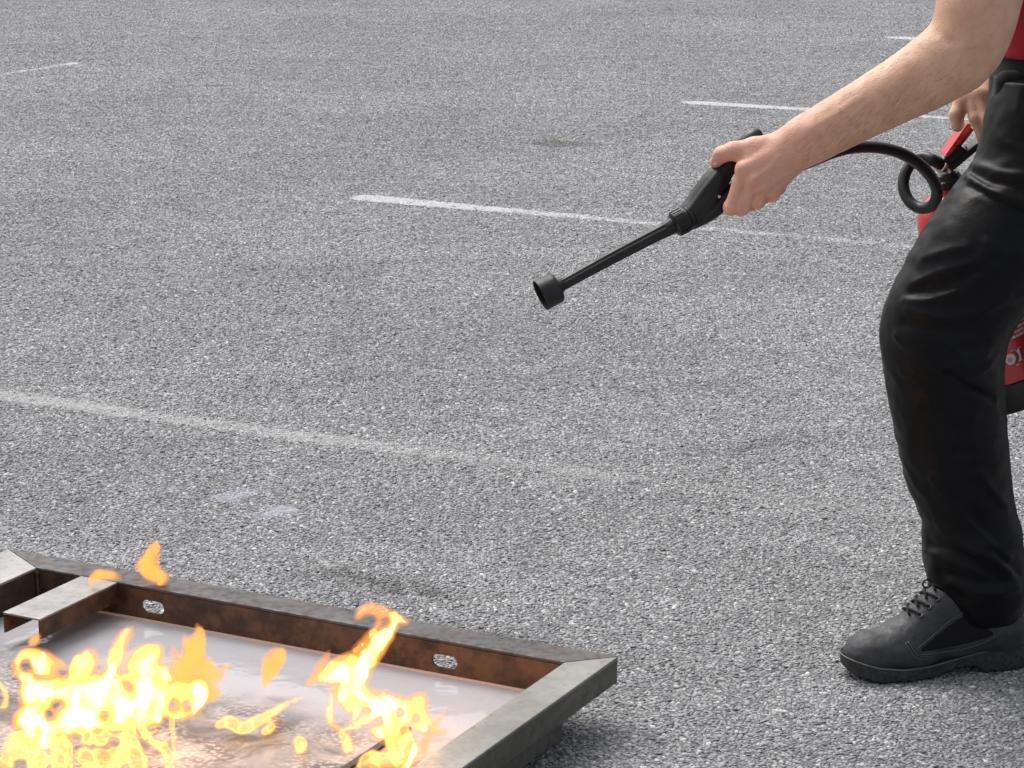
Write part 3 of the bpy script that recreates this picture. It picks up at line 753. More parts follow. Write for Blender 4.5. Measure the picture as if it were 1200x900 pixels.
def cloth_mat(name, a, b, weave=900, sheen=0.25, rough=0.8, spec=0.25):
    x = NT(name); n1 = x.noise(14, 5, 0.6)
    c = x.mix(x.ramp(n1, 0.3, 0.75), a, b)
    x.p(base=c, rough=rough, spec=spec, Sheen_Weight=sheen)
    x.b.inputs['Sheen Roughness'].default_value = 0.4
    wv = x.n('TexWave', wave_type='BANDS', bands_direction='DIAGONAL'); x.set(wv.inputs['Vector'], x.co()); wv.inputs['Scale'].default_value = weave/6; wv.inputs['Distortion'].default_value = 1.5
    x.bump(x.math('ADD', x.math('MULTIPLY', wv.outputs['Fac'], 0.05), x.math('MULTIPLY', x.noise(90, 4, 0.65), 1.0)), 0.25, 0.002)
    return x.m
M_skin = skin_mat()
M_trouser = cloth_mat('black_trouser_cloth', (0.0018, 0.0020, 0.0029), (0.0040, 0.0044, 0.0064), sheen=0.01, rough=0.43, spec=0.17)
M_shirt = cloth_mat('red_shirt_cloth', (0.27, 0.009, 0.022), (0.33, 0.013, 0.028), sheen=0.1)
M_webbing = cloth_mat('black_webbing', (0.007, 0.007, 0.008), (0.012, 0.012, 0.013), sheen=0.1)
M_nail = NT('fingernail').p(base=(0.62, 0.42, 0.36), rough=0.35).m
M_hair = NT('brown_hair').p(base=(0.05, 0.03, 0.02), rough=0.55).m
M_eye = NT('eye_white').p(base=(0.7, 0.68, 0.66), rough=0.2).m

YL = 3.94                                                                 # distance of the forward leg
W0 = P(1255, 92, 4.10)                                                     # waist centre
def Rp(p, px): return px*mpp(p)
def off(v): return W0+np.array(v, float)
person = empty('person', (W0[0]-0.02, 4.08, 0.0))
tag(person, 'person in red shirt, black trousers and boots aiming the black nozzle', 'person')

# ---- trousers
tf = Field()
leg = [(1250, 118, 88, .06), (1219, 222, 81, .03), (1181, 270, 79, .02), (1152, 305, 75, 0), (1131, 336, 72, 0), (1112, 370, 71, 0), (1105, 396, 70, 0), (1106, 425, 66.5, 0), (1108, 455, 64, 0), (1114, 500, 62.5, 0), (1121, 545, 59, 0),
       (1129, 578, 53, 0), (1136, 604, 50, 0), (1139, 630, 55, 0), (1141, 655, 54, 0), (1146, 678, 53, 0), (1150, 698, 51, 0)]
pts = [P(a, b, YL+dy) for a, b, r, dy in leg]; rad = [Rp(p, l[2]) for p, l in zip(pts, leg)]
tf.chain(pts, rad, 0.012, n=48)
hipL = pts[0]
R_leg = [(off((0.05, .11, -.06)), .115), (off((0.08, .13, -.30)), .098), (off((0.10, .15, -.42)), .088), (off((0.16, .17, -.62)), .075), (off((0.22, .19, -.80)), .066), (off((0.23, .195, -.84)), .064)]
tf.chain([p for p, r in R_leg], [r for p, r in R_leg], 0.02, n=20)
for dy in (-0.055, 0.0, 0.055): tf.bone(off((0, dy, -.10)), off((-.002, dy, .035)), .118, .112, 0.03)
tf.bone(off((0.06, -.06, -.08)), off((0.06, .06, -.08)), .105, .105, 0.03)
zc = P(1150, 722, YL)[2]
tf.cuts.append((np.array([0, 0, -1.0]), np.array([0, 0, zc]))); tf.cuts.append((np.array([-.12, 0, 1.0]), off((0, 0, .028))))
def F5(q, z=(1020, 330), s=5.0): return [(z[0]+a/s, z[1]+b/s) for a, b in q]
A1 = (1020, 170); A3 = (1040, 500)
folds = [  # (polyline, height, width): raised creases and the hollows beside them
    (F5([(150, 320), (230, 400), (330, 470), (430, 510)]), .0060, .007), (F5([(430, 505), (560, 470), (680, 420)]), .0065, .008), (F5([(440, 520), (560, 620), (720, 690)]), -.007, .006),
    (F5([(470, 520), (600, 590), (740, 640)]), .006, .008), (F5([(430, 360), (520, 420), (545, 470)]), .005, .006), (F5([(500, 400), (600, 390), (680, 350)]), -.005, .007), (F5([(560, 520), (640, 520), (700, 490)]), .006, .006),
    (F5([(200, 110), (330, 110), (500, 60)]), .0045, .008), (F5([(220, 170), (420, 215), (640, 180), (800, 80)]), .006, .011), (F5([(200, 240), (420, 290), (620, 290)]), -.004, .012), (F5([(250, 60), (420, 20), (560, -30)]), -.005, .009),
    (F5([(180, 520), (300, 620), (440, 760)]), .003, .012), (F5([(300, 700), (480, 790), (600, 780)]), .003, .012),
    (F5([(560, 140), (700, 210), (890, 240)], A1), -.007, .0055), (F5([(570, 180), (700, 270), (890, 330)], A1), .006, .006), (F5([(580, 240), (720, 310), (890, 400)], A1), -.007, .0055), (F5([(600, 110), (760, 160), (890, 180)], A1), .006, .007),
    (F5([(760, 300), (830, 350), (890, 370)], A1), .005, .006), (F5([(320, 660), (450, 620), (560, 600)], A1), .004, .009), (F5([(260, 810), (420, 740), (600, 690), (700, 600)], A1), .0055, .009), (F5([(270, 850), (430, 840), (620, 740)], A1), -.006, .010),
    (F5([(680, 570), (780, 620), (870, 640)], A1), .005, .010),
    (F5([(210, 240), (330, 400), (480, 540), (590, 640)], A3, 4.09), .0055, .006), (F5([(440, 220), (500, 300), (570, 380)], A3, 4.09), .005, .006), (F5([(260, 480), (350, 570), (480, 620), (590, 700)], A3, 4.09), .0065, .009),
    (F5([(200, 560), (320, 600), (460, 680), (560, 740)], A3, 4.09), -.006, .009), (F5([(480, 560), (540, 570), (630, 520)], A3, 4.09), .006, .009), (F5([(520, 600), (590, 660), (630, 700)], A3, 4.09), -.006, .008),
    (F5([(310, 740), (400, 790), (520, 800), (620, 770)], A3, 4.09), .005, .010), (F5([(250, 700), (400, 740), (560, 760)], A3, 4.09), -.005, .008), (F5([(180, 600), (300, 640), (420, 690)], A3, 4.09), .004, .008),
    (F5([(330, 330), (420, 440), (530, 560)], A3, 4.09), -.004, .009)]
done = [(tf.trace_line(pl, 8), a, wd) for pl, a, wd in folds]
for q, a, wd in done:
    if len(q) > 1: tf.fold(q, a*1.3, wd*0.8)
def wrinkle(p, d):
    q = p*np.array([13, 13, 20])+5
    n = noise3(q+2.0*noise3(p*7)[:, None])
    return d-0.0028*(1-np.abs(n)*2.2)-0.0010*noise3(p*55)+0.0022
tf.post = wrinkle; tf.sharp = True
trousers = sdf_obj('trousers', tf, 0.0034, M_trouser, person, pad=0.02)

# ---- shirt
sf = Field(); shL = np.array([0.80, 3.885, 1.275]); shR = np.array([0.80, 4.30, 1.275])
shL = P(1212, -185, 3.90); shR = shL+np.array([.01, .40, 0])
for dy in (-0.06, 0.0, 0.06): sf.chain([off((0, dy, .0)), off((-.01, dy, .12)), off((-.03, dy*1.3, .22))], [.122, .125, .125], 0.03)
chest = (shL+shR)/2+np.array([0.0, 0, -.06])
sf.bone(chest+np.array([0, -.09, 0]), chest+np.array([0, .09, 0]), .112, .112, .05)
sf.bone(off((-.02, 0, .2)), chest, .125, .115, .05)
sf.bone(chest+np.array([0, -.06, .07]), shL, .07, .066, .04); sf.bone(chest+np.array([0, .06, .07]), shR, .07, .066, .04)
elL = P(1139, 42, 3.85); elR = P(1285, -20, 4.44)
for a, e in ((shL, elL), (shR, elR)): sf.bone(a, a+(e-a)*0.40, .072, .078, .02)
neck = (shL+shR)/2+np.array([-.02, 0, .07])
sf.bone(neck+np.array([.01, 0, -.06]), neck, .075, .066, .03)
zs = P(1185, 69.5, 3.99)
sf.cuts.append((np.array([.12, 0, -1.0]), off((-.118, 0, 0))*np.array([1, 1, 0])+np.array([0, 0, zs[2]])))
for a, e in ((shL, elL), (shR, elR)):
    u = (e-a)/np.linalg.norm(e-a); o_ = a+(e-a)*0.50
sf.post = lambda p, d: d-0.004*(1-2.2*np.abs(noise3(p*np.array([9, 9, 12])+3)))+0.002
shirt = sdf_obj('shirt', sf, 0.0045, M_shirt, person, pad=0.02)

# ---- belt and pouch
bf = Field()
for dy in (-0.055, 0.0, 0.055): bf.bone(off((0, dy, -.08)), off((-.002, dy, .08)), .126, .121, 0.03)
nb = np.array([-.12, 0, 1.0]); nb /= np.linalg.norm(nb); zb = np.array([W0[0]-.12, W0[1], zs[2]])
bf.cuts.append((nb, zb+nb*0.004)); bf.cuts.append((-nb, zb-nb*0.040))
sdf_obj('belt', bf, 0.0035, M_webbing, person, pad=0.02)
pf = Field(); pc = P(1184, 106, 3.985)
def dbox(c, hx, r):
    c = np.asarray(c); hx = np.asarray(hx)-r
    return lambda p: (lambda q: np.sqrt((np.maximum(q, 0)**2).sum(1))+np.minimum(q.max(1), 0)-r)(np.abs(p-c)-hx)
pf.add(dbox(pc, (.024, .02, .030), .017), pc, .06, 0.0)
pouch = sdf_obj('belt_pouch', pf, 0.0022, M_webbing, person, pad=0.01)

# ---- body: arms, hands, chest, neck, head in one surface
B = Field()
wrL = P(936, 168, 3.865)
arm = [(1150, -8, 46), (1142, 25, 44), (1132, 50, 42.5), (1114, 69, 41), (1088, 87, 38), (1055, 105, 34.5), (1020, 124, 32), (985, 143, 29.5), (958, 158, 27), (936, 169, 27)]
ap = [P(a, b, 3.85+0.012*i/9) for i, (a, b, r) in enumerate(arm)]
B.chain([shL, shL+(ap[0]-shL)*.5]+ap, [.058, .060]+[Rp(p, a[2]) for p, a in zip(ap, arm)], 0.012, n=26)
B.bone(P(1149, 66, 3.865), P(1138, 68, 3.86), .016, .030, 0.03)          # point of the elbow
B.bone(P(1092, 72, 3.845), P(1040, 105, 3.85), .024, .016, 0.03)           # forearm muscle on the thumb side
def H(px, py, Y): return P(px, py, Y)
def hand_left(B):
    wr = H(933, 170, 3.868)
    mcp = [H(872, 199, 3.846), H(882, 211, 3.843), H(894, 219, 3.847), H(907, 223, 3.856)]
    wrs = [H(922, 168, 3.862), H(926, 174, 3.860), H(931, 179, 3.862), H(936, 183, 3.868)]
    for i, (a, m) in enumerate(zip(wrs, mcp)): B.bone(a, m, .0155, [.0125, .0125, .0120, .0110][i], .016)
    B.bone(H(915, 175, 3.875), H(880, 200, 3.872), .014, .012, .016)     # palm flesh
    B.bone(H(925, 190, 3.880), H(905, 215, 3.876), .014, .012, .016)
    fing = [   # proximal, middle, end joints, curling away round the handle
        [mcp[0], H(857, 243, 3.852), H(867, 246, 3.882), H(884, 232, 3.893)], [mcp[1], H(870, 243, 3.850), H(880, 240, 3.884), H(894, 225, 3.893)],
        [mcp[2], H(888, 236, 3.852), H(898, 230, 3.885), H(908, 216, 3.893)], [mcp[3], H(905, 229, 3.858), H(914, 221, 3.884), H(918, 210, 3.892)]]
    rr = [(.0120, .0104, .0092, .0082), (.0118, .0102, .0092, .0082), (.0112, .0097, .0088, .0078), (.0102, .0088, .0080, .0070)]
    for j, r in zip(fing, rr):
        g = Field()
        for i in range(3): g.bone(j[i], j[i+1], r[i], r[i+1], .004)
        g.ellip(j[1], (r[1]*1.16,)*3, .004); g.ellip(j[0]+np.array([-.001, -.0035, .002]), (r[0]*1.02,)*3, .006)
        B.add(g, np.mean(j, 0), .06, .0024)
    t = [H(918, 167, 3.868), H(884, 173, 3.868), H(859, 177, 3.866), H(846, 181, 3.872), H(839, 190, 3.886)]
    g = Field(); tr = (.0170, .0150, .0130, .0118, .0095)
    for i in range(4): g.bone(t[i], t[i+1], tr[i], tr[i+1], .006)
    B.add(g, np.mean(t, 0), .075, .010)
    B.bone(H(872, 184, 3.862), H(878, 190, 3.856), .009, .010, .014)       # web between thumb and forefinger
    return mcp, fing, t
mcpL, fingL, thL = hand_left(B)
# far hand on the lever of the extinguisher
YE = 4.30
ar = [shR, (shR+elR)/2, elR, (elR+P(1172, 72, 4.335))/2, P(1166, 78, 4.33)]
B.chain(ar, [.058, .052, .046, .042, .031], 0.012, n=14)
hw = P(1160, 84, 4.325)
kn = [P(1136, 112, 4.285), P(1147, 110, 4.272), P(1156, 112, 4.270), P(1164, 116, 4.275)]
for k in kn: B.bone(hw, k, .017, .0125, .016)
fr = [
    [kn[0]+np.array([.004, -.004, .006]), P(1144, 138, 4.262), P(1152, 158, 4.262), P(1153, 172, 4.275)],
    [kn[1], P(1156, 138, 4.252), P(1161, 160, 4.258), P(1158, 174, 4.276)], [kn[2], P(1166, 140, 4.252), P(1170, 160, 4.262), P(1166, 172, 4.280)], [kn[3], P(1175, 140, 4.258), P(1178, 158, 4.270), P(1174, 168, 4.285)]]
for j, r in zip(fr, ((.0130, .0118, .0105, .0090), (.0120, .0108, .0098, .0085), (.0115, .0100, .0092, .008), (.0105, .009, .008, .007))):
    gg = Field()
    for i in range(3): gg.bone(j[i], j[i+1], r[i], r[i+1], .004)
    B.add(gg, np.mean(j, 0), .065, .004)
tR = [P(1147, 104, 4.300), P(1128, 118, 4.285), P(1121, 134, 4.277), P(1122, 147, 4.276)]
gg2 = Field()
for i in range(3): gg2.bone(tR[i], tR[i+1], (.0155, .0140, .0120, .0105)[i], (.0155, .0140, .0120, .0105)[i+1], .005)
B.add(gg2, np.mean(tR, 0), .07, .008)
tR2 = [P(1134, 118, 4.292), P(1132, 133, 4.272), P(1130, 147, 4.268)]
# chest (under the shirt), neck and head
B.bone(shL, shR, .055, .055, .03); B.bone(chest, neck, .08, .055, .03)
hd = neck+np.array([-.055, 0, .145])
B.bone(neck, hd+np.array([.02, 0, -.03]), .056, .056, .03)
B.ellip(hd+np.array([.012, 0, .03]), (.098, .076, .098), .02); B.ellip(hd+np.array([-.025, 0, -.045]), (.062, .056, .066), .03)
B.bone(hd+np.array([-.094, 0, .012]), hd+np.array([-.112, 0, -.022]), .009, .013, .012)
B.bone(hd+np.array([-.085, -.018, -.058]), hd+np.array([-.085, .018, -.058]), .007, .007, .008)
B.bone(hd+np.array([-.080, -.035, .026]), hd+np.array([-.080, .035, .026]), .012, .012, .012)
for sg in (-1, 1):
    B.ellip(hd+np.array([.012, .078*sg, -.006]), (.020, .009, .032), .006)
    B.ellip(hd+np.array([-.088, .032*sg, .006]), (.014, .016, .010), .006, 's')
# tendons, veins and creases that show on the near arm and hand
base_trace = lambda pl, n=10: B.trace_line(pl, n)
HZ = lambda q: [(820+a/7.5, 140+b/7.5) for a, b in q]
marks = [(HZ([(700, 330), (580, 450), (440, 560)]), .0013, .004), (HZ([(400, 640), (470, 580), (560, 540), (680, 520)]), .0010, .0028), (HZ([(460, 660), (600, 580), (760, 480)]), .0011, .003),
         (HZ([(385, 600), (400, 690), (385, 770)]), -.0018, .0028), (HZ([(330, 330), (390, 350), (450, 330)]), -.0012, .004), (HZ([(345, 420), (385, 500), (400, 580)]), -.0008, .004),
         (HZ([(760, 220), (820, 330), (830, 420)]), -.0010, .005), (HZ([(560, 150), (500, 240), (420, 290)]), .0010, .005),
         (HZ([(140, 330), (190, 330), (250, 345)]), -.0008, .0025), ([(1098, 38), (1108, 46), (1120, 50)], -.0014, .007), ([(1112, 110), (1090, 112), (1062, 124)], -.0016, .010), ([(1160, 58), (1140, 60), (1120, 66)], -.0016, .009),
         (HZ([(225, 740), (265, 755), (310, 745)]), -.0011, .0018), (HZ([(215, 775), (262, 792), (320, 778)]), -.0011, .0018), (HZ([(420, 720), (395, 790), (375, 830)]), -.0018, .003), (HZ([(560, 640), (520, 690), (490, 735)]), -.0018, .003),
         (HZ([(300, 215), (285, 255), (290, 300)]), -.0009, .002), (HZ([(265, 220), (250, 260), (257, 310)]), -.0009, .002), (HZ([(560, 470), (640, 420), (740, 400)]), .0014, .003), (HZ([(620, 600), (690, 540), (800, 470)]), .0014, .003),
         ([(1010, 112), (980, 132), (950, 150)], .0010, .006), ([(1060, 126), (1010, 148), (965, 168)], -.0010, .007)]
md_ = [(base_trace(q), a, wd) for q, a, wd in marks]
for q, a, wd in md_:
    if len(q) > 1: B.fold(q, a, wd)
B.post = lambda p, d: d-0.0006*noise3(p*np.array([60, 60, 60]))-0.0010*noise3(p*22)
body = sdf_obj('body', B, 0.0021, M_skin, person, pad=0.015)
def patch(name, c, u, v, a, b, mat, parent, bulge=0.0015):
    """small domed oval (a nail)"""
    u = u/np.linalg.norm(u); v = v-u*np.dot(u, v); v /= np.linalg.norm(v); n = np.cross(u, v)
    V = [c+n*bulge]; F = []
    for ring, h in ((0.6, .75), (1.0, 0.0)):
        for k in range(14):
            t = 2*math.pi*k/14; V.append(c+u*a*ring*math.cos(t)+v*b*ring*math.sin(t)+n*bulge*h)
    for k in range(14):
        F.append((0, 1+k, 1+(k+1) % 14)); F.append((1+k, 15+k, 15+(k+1) % 14, 1+(k+1) % 14))
    return build(name, V, F, mat, parent, smooth=True)
nl = B.trace(1126, 146)
patch('fingernail', nl+np.array([0, -.0002, 0]), np.array([0.15, -.1, -1.0]), np.array([1.0, -.1, .1]), .0075, .0060, M_nail, body, -.0012)
nl = B.trace(837.5, 189)
patch('fingernail', nl, np.array([-.35, .2, -1.0]), np.array([-.9, .5, .3]), .006, .0045, M_nail, body, .0012)
hf = Field(); hf.ellip(hd+np.array([.024, 0, .045]), (.100, .081, .096), .01)
hf.cuts.append((np.array([-.75, 0, -.66]), hd+np.array([-.02, 0, .035])))
sdf_obj('hair', hf, 0.005, M_hair, person, pad=0.02)
for sg in (-1, 1):
    Vv, Ff = lathe(hd+np.array([-.070, .032*sg, .004]), (-1, 0, 0), [(.0115*math.sin(a), .0115-.0115*math.cos(a)) for a in np.linspace(0.05, math.pi-.05, 9)], 16)
    build('eye', Vv, Ff, M_eye, person, smooth=True)

# ---- boots
x = NT('boot_leather'); n2 = x.noise(220, 4, 0.6); n1 = x.noise(30, 4, 0.6)
x.p(base=x.mix(x.ramp(n1, 0.3, 0.7), (0.020, 0.021, 0.024), (0.036, 0.038, 0.043)), rough=x.ramp(n2, 0.3, 0.7, 0.5, 0.68), spec=0.45); x.bump(n2, 0.2, 0.0015); M_boot = x.m
x = NT('boot_fabric'); wv = x.vor(700); x.p(base=(0.009, 0.009, 0.011), rough=0.85, spec=0.2); x.bump(wv.outputs['Distance'], 0.4, 0.001); M_bootcloth = x.m
x = NT('boot_rubber'); n2 = x.noise(140, 4, 0.65); x.p(base=x.mix(x.ramp(n2, 0.35, 0.7), (0.020, 0.021, 0.022), (0.05, 0.05, 0.05)), rough=0.7, spec=0.3); x.bump(n2, 0.3, 0.002); M_sole = x.m
M_lace = NT('boot_lace').p(base=(0.006, 0.006, 0.007), rough=0.85).m
M_stitch_glint = NT('boot_stitch_glint').p(base=(0.075, 0.077, 0.080), rough=0.5).m
def make_boot(O, yaw, res):
    """local x to the toe, y to the wearer's outer side, z up"""
    f = np.array([-math.cos(yaw), -math.sin(yaw), 0]); r_ = np.array([math.sin(yaw), -math.cos(yaw), 0]); O = np.array([O[0], O[1], 0.0])
    L = lambda x, y, z: O+f*x+r_*y+np.array([0, 0, z])
    LV = np.array([f, r_, [0, 0, 1]])
    u = Field()
    u.bone(L(.055, 0, .062), L(.12, 0, .058), .041, .040, .02); u.bone(L(.12, 0, .058), L(.205, .001, .036), .040, .041, .02)
    u.bone(L(.205, .012, .034), L(.266, .007, .029), .0375, .0350, .015); u.bone(L(.205, -.012, .036), L(.266, -.007, .030), .0375, .0350, .015); u.ellip(L(.260, 0, .033), (.045, .042, .037), .01, M=np.array([f, r_, [0, 0, 1]]).T)
    u.bone(L(.105, 0, .135), L(.205, 0, .052), .043, .037, .025)
    u.bone(L(.078, 0, .08), L(.090, 0, .26), .047, .050, .03); u.ellip(L(.045, 0, .065), (.040, .040, .045), .02)
    u.cuts.append((np.array([0, 0, -1.0]), L(0, 0, .020))); u.cuts.append((np.array([0, 0, 1.0]), L(0, 0, .235)))
    def sides(q):              # points on the outer side at (length, height)
        q = np.atleast_2d(q); return u.march(np.array([L(a, .12, b) for a, b in q[:, :2]]), np.repeat(-r_[None], len(q), 0), .12)[0]
    side = lambda pl, n=16: sides(catmull([(a, b, 0) for a, b in pl], n))
    seams = [side([(.208, .068), (.190, .050), (.150, .045), (.118, .041), (.090, .038)]), side([(.135, .085), (.165, .067), (.193, .050)]), side([(.100, .050), (.075, .075), (.055, .105)]), side([(.118, .041), (.085, .052), (.070, .062)])]
    panel_f = Field(); 
    base_u = Field(); base_u.items = list(u.items); base_u.cuts = list(u.cuts)
    for s_ in seams: u.fold(s_, -.0020, .0026)
    u.post = lambda p, d: d-0.0016*noise3(p*45)-.0009*noise3(p*110)
    bt = sdf_obj('boot', u, res, M_boot, person, pad=0.01)
    # fabric side panel, a thin skin over the leather
    top_e = catmull([(.204, .0505, 0), (.178, .069, 0), (.152, .090, 0), (.130, .103, 0), (.106, .090, 0), (.078, .072, 0)], 20); bot_e = catmull([(.204, .0495, 0), (.176, .0475, 0), (.148, .048, 0), (.122, .052, 0), (.102, .060, 0), (.078, .071, 0)], 20)
    F = []
    V = sides(np.array([top_e[i]*(k/6)+bot_e[i]*(1-k/6) for i in range(20) for k in range(7)]))
    V = V+r_*np.array([0.0014*(1 if 0 < k < 6 and 0 < i < 19 else -1.2) for i in range(20) for k in range(7)])[:, None]
    for i in range(19):
        for k in range(6): F.append((i*7+k, i*7+k+1, (i+1)*7+k+1, (i+1)*7+k))
    build('side_panel', V, F, M_bootcloth, bt, smooth=True)
    for s_ in [side([(.200, .0455), (.165, .0440), (.125, .048), (.100, .0565), (.076, .068)]), side([(.206, .055), (.178, .0735), (.151, .095), (.130, .108)]), side([(.219, .066), (.206, .046), (.180, .040)]), side([(.223, .064), (.209, .043), (.182, .0365)])]:
        Vv, Ff = tube(s_+r_*.0012, 0.0007, 6); build('stitching', Vv, Ff, M_stitch_glint, bt, smooth=True)
    # sole
    xs_ = np.linspace(0, 1, 56); V = []; F = []
    def hw_(x): return float(np.interp(x, [0, .006, .02, .05, .10, .14, .19, .225, .26, .285, .300, .308, .312], [.006, .018, .030, .038, .038, .040, .050, .055, .052, .043, .031, .018, .004]))
    def zb_(x): return float(np.interp(x, [0, .01, .09, .098, .118, .150, .17, .265, .30, .312], [.006, 0, 0, .010, .013, .008, 0.0, .0, .010, .022]))
    def zt_(x): return float(np.interp(x, [0, .05, .10, .14, .18, .23, .27, .30, .312], [.048, .043, .036, .029, .024, .0235, .028, .035, .037]))
    xx = np.unique(np.concatenate([np.linspace(0, .02, 8), np.linspace(.02, .28, 66), np.linspace(.28, .312, 14)]))
    ring = []
    for i, xv in enumerate(xx):
        h = hw_(xv); zb0, zt0 = zb_(xv), zt_(xv); lug = 0.0025 if (i % 4) < 2 else 0.0
        prof = [(-h*.9, zb0+lug), (-h*1.0, zb0+.004+lug), (-h*1.01, zb0*.4+zt0*.6), (-h*1.03, zt0-.003), (-h*1.02, zt0), (0, zt0-.004), (h*1.02, zt0), (h*1.03, zt0-.003), (h*1.01, zb0*.4+zt0*.6), (h*1.0, zb0+.004+lug), (h*.9, zb0+lug), (0, zb0+lug)]
        V += [L(xv, y, z) for y, z in prof]
    n = 12
    for i in range(len(xx)-1):
        for k in range(n): F.append((i*n+k, i*n+(k+1) % n, (i+1)*n+(k+1) % n, (i+1)*n+k))
    F.append(tuple(range(n-1, -1, -1))); F.append(tuple((len(xx)-1)*n+k for k in range(n)))
    so = build('sole', V, F, M_sole, bt)
    so.data.polygons.foreach_set('use_smooth', np.ones(len(so.data.polygons), dtype=bool)); so.data.set_sharp_from_angle(angle=math.radians(38))
    edge_l = [L(xv, hw_(xv)*1.025, zt_(xv)+.0002) for xv in xx] + [L(xv, -hw_(xv)*1.025, zt_(xv)+.0002) for xv in xx[::-1]]
    Vv, Ff = tube(np.array(edge_l), 0.0013, 6); build('welt_highlight', Vv, Ff, M_stitch_glint, bt, smooth=True)  # pale bead along the welt: highlight of the sole edge put into colour
    # tongue edge, laces and eyelets over the instep
    nv = f*.62+np.array([0, 0, .78]); nv /= np.linalg.norm(nv)
    def top(x, y): return base_u.march(L(x+.08, y, .15), -nv, .2)[0][0]
    for k in range(6):
        xq = .158-.0235*k
        for sg in (-1, 1):
            path = catmull([top(xq-.006, .026*sg), top(xq-.002, .016*sg), top(xq+.004, 0), top(xq+.010, -.014*sg)], 12)
            lift = 0.0022+.0012*np.sin(np.linspace(0, math.pi, 12))*(1 if sg > 0 else 0.4)
            Vv, Ff = tube(path+nv*lift[:, None], 0.0021, 8); build('lace', Vv, Ff, M_lace, bt, smooth=True)
            Vv, Ff = lathe(path[0]-nv*.001, nv, [(.0040, 0), (.0040, .0022), (.0026, .0026), (.002, .001)], 12); build('eyelet', Vv, Ff, M_stitch_glint, bt, smooth=True)
    kn_ = L(.172, .004, .150)
    for sg in (1,):
        a = np.linspace(0, 2*math.pi, 22); c = kn_+f*(.010 if sg > 0 else .002)+r_*.012*sg
        loop = np.array([c-f*.0075*math.cos(t)+np.array([0, 0, 1])*.0065*math.sin(t)+r_*.004*sg*math.sin(t/2) for t in a])
        Vv, Ff = tube(loop, 0.0015, 8); build('lace_loop', Vv, Ff, M_lace, bt, smooth=True)
    return bt
yw = math.radians(12)
fx = np.array([-math.cos(yw), -math.sin(yw)]); ry = np.array([math.sin(yw), -math.cos(yw)])
Ob = G(1072, 800)[:2]-fx*.208-ry*.050
make_boot(Ob, yw, 0.0022)
RA = R_leg[-1][0]; make_boot(np.array([RA[0]+.08, RA[1]]), math.radians(4), 0.0045)
# ---- fine dark hairs on the near forearm
hr = np.random.default_rng(11); hp = []
for _ in range(560):
    t = hr.random(); c = np.array([930, 172])*(1-t)+np.array([1128, 62])*t; wd = 27*(1-t)+38*t
    n_ = np.array([.465, .885]); q = c+n_*hr.uniform(-.97, .97)*wd; hp.append(q)
D = np.array([ray(a, b) for a, b in hp]); HP, ok = B.march(np.repeat(CAM[None], len(D), 0), D, 4.2, 3.4); HP = HP[ok]
eps = 1e-3
N = np.stack([B(HP+np.eye(3)[i]*eps)-B(HP-np.eye(3)[i]*eps) for i in range(3)], 1); N /= np.linalg.norm(N, axis=1)[:, None]
ax = ap[-1]-ap[3]; ax /= np.linalg.norm(ax)
V = []; F = []
for p, n_ in zip(HP, N):
    d = ax*hr.uniform(.5, 1)+np.array([0, 0, -1])*hr.uniform(.1, .6)+hr.normal(0, .2, 3); d -= n_*np.dot(d, n_); d /= np.linalg.norm(d); L_ = hr.uniform(.008, .016)
    s_ = np.cross(d, n_); b0 = len(V)
    for k, (a, h_, r) in enumerate(((0, -.0004, .00010), (.5, .0016, .00009), (1.0, .0022, .00003))):
        c = p+d*L_*a+n_*h_
        V += [c+s_*r, c-s_*r*.5+n_*r, c-s_*r*.5-n_*r]
    for k in range(2):
        for i in range(3): F.append((b0+3*k+i, b0+3*k+(i+1) % 3, b0+3*k+3+(i+1) % 3, b0+3*k+3+i))
arm_hair = build('arm_hair', V, F, NT('arm_hair').p(base=(0.13, 0.075, 0.045), rough=0.6).m, body)
arm_hair['kind'] = 'stuff'

# ================================================================== the fire extinguisher
x = NT('extinguisher_red'); n1 = x.noise(40, 4, 0.6)
x.p(base=x.mix(x.ramp(n1, 0.3, 0.7), (0.50, 0.024, 0.026), (0.57, 0.032, 0.032)), rough=0.32, spec=0.5, Coat_Weight=0.3); x.bump(x.noise(300, 2), 0.05, 0.001); M_red = x.m
x = NT('black_plastic'); n1 = x.noise(350, 3); x.p(base=x.mix(x.ramp(x.noise(30, 4), 0.35, 0.7), (0.008, 0.008, 0.009), (0.018, 0.018, 0.019)), rough=x.ramp(x.noise(60, 4), 0.3, 0.7, 0.38, 0.55), spec=0.4); x.bump(n1, 0.15, 0.001); M_plastic = x.m
x = NT('black_rubber'); x.p(base=(0.010, 0.010, 0.011), rough=0.42, spec=0.5); x.bump(x.noise(200, 3), 0.12, 0.001); M_rubber = x.m
x = NT('valve_metal'); x.p(base=(0.62, 0.58, 0.52), metal=1.0, rough=0.28); M_metal = x.m
M_print = NT('white_print').p(base=(0.70, 0.62, 0.62), rough=0.45).m
M_printdark = NT('dark_print').p(base=(0.10, 0.04, 0.045), rough=0.5).m
YX = 4.32
top_c = P(1114, 214, YX); bot_c = P(1183, 470, YX+0.01); axd = top_c-bot_c; Lx = np.linalg.norm(axd); axd /= Lx
ext = empty('fire_extinguisher', bot_c)
tag(ext, 'red fire extinguisher held behind the leg, with black hose and wand', 'fire extinguisher')
RC = 0.0735
prof = [(RC-.004, .05), (RC, .053)]+[(RC, h) for h in np.linspace(.06, Lx-.075, 8)]
for a in np.linspace(0.1, 1.0, 10): prof.append((.020+(RC-.020)*math.cos(a*math.pi/2)**.8, Lx-.075+.062*math.sin(a*math.pi/2)))
prof += [(.019, Lx-.004)]
Vv, Ff = lathe(bot_c, axd, prof, 72); cy = build('cylinder', Vv, Ff, M_red, ext, smooth=True); cy.data.set_sharp_from_angle(angle=math.radians(50))
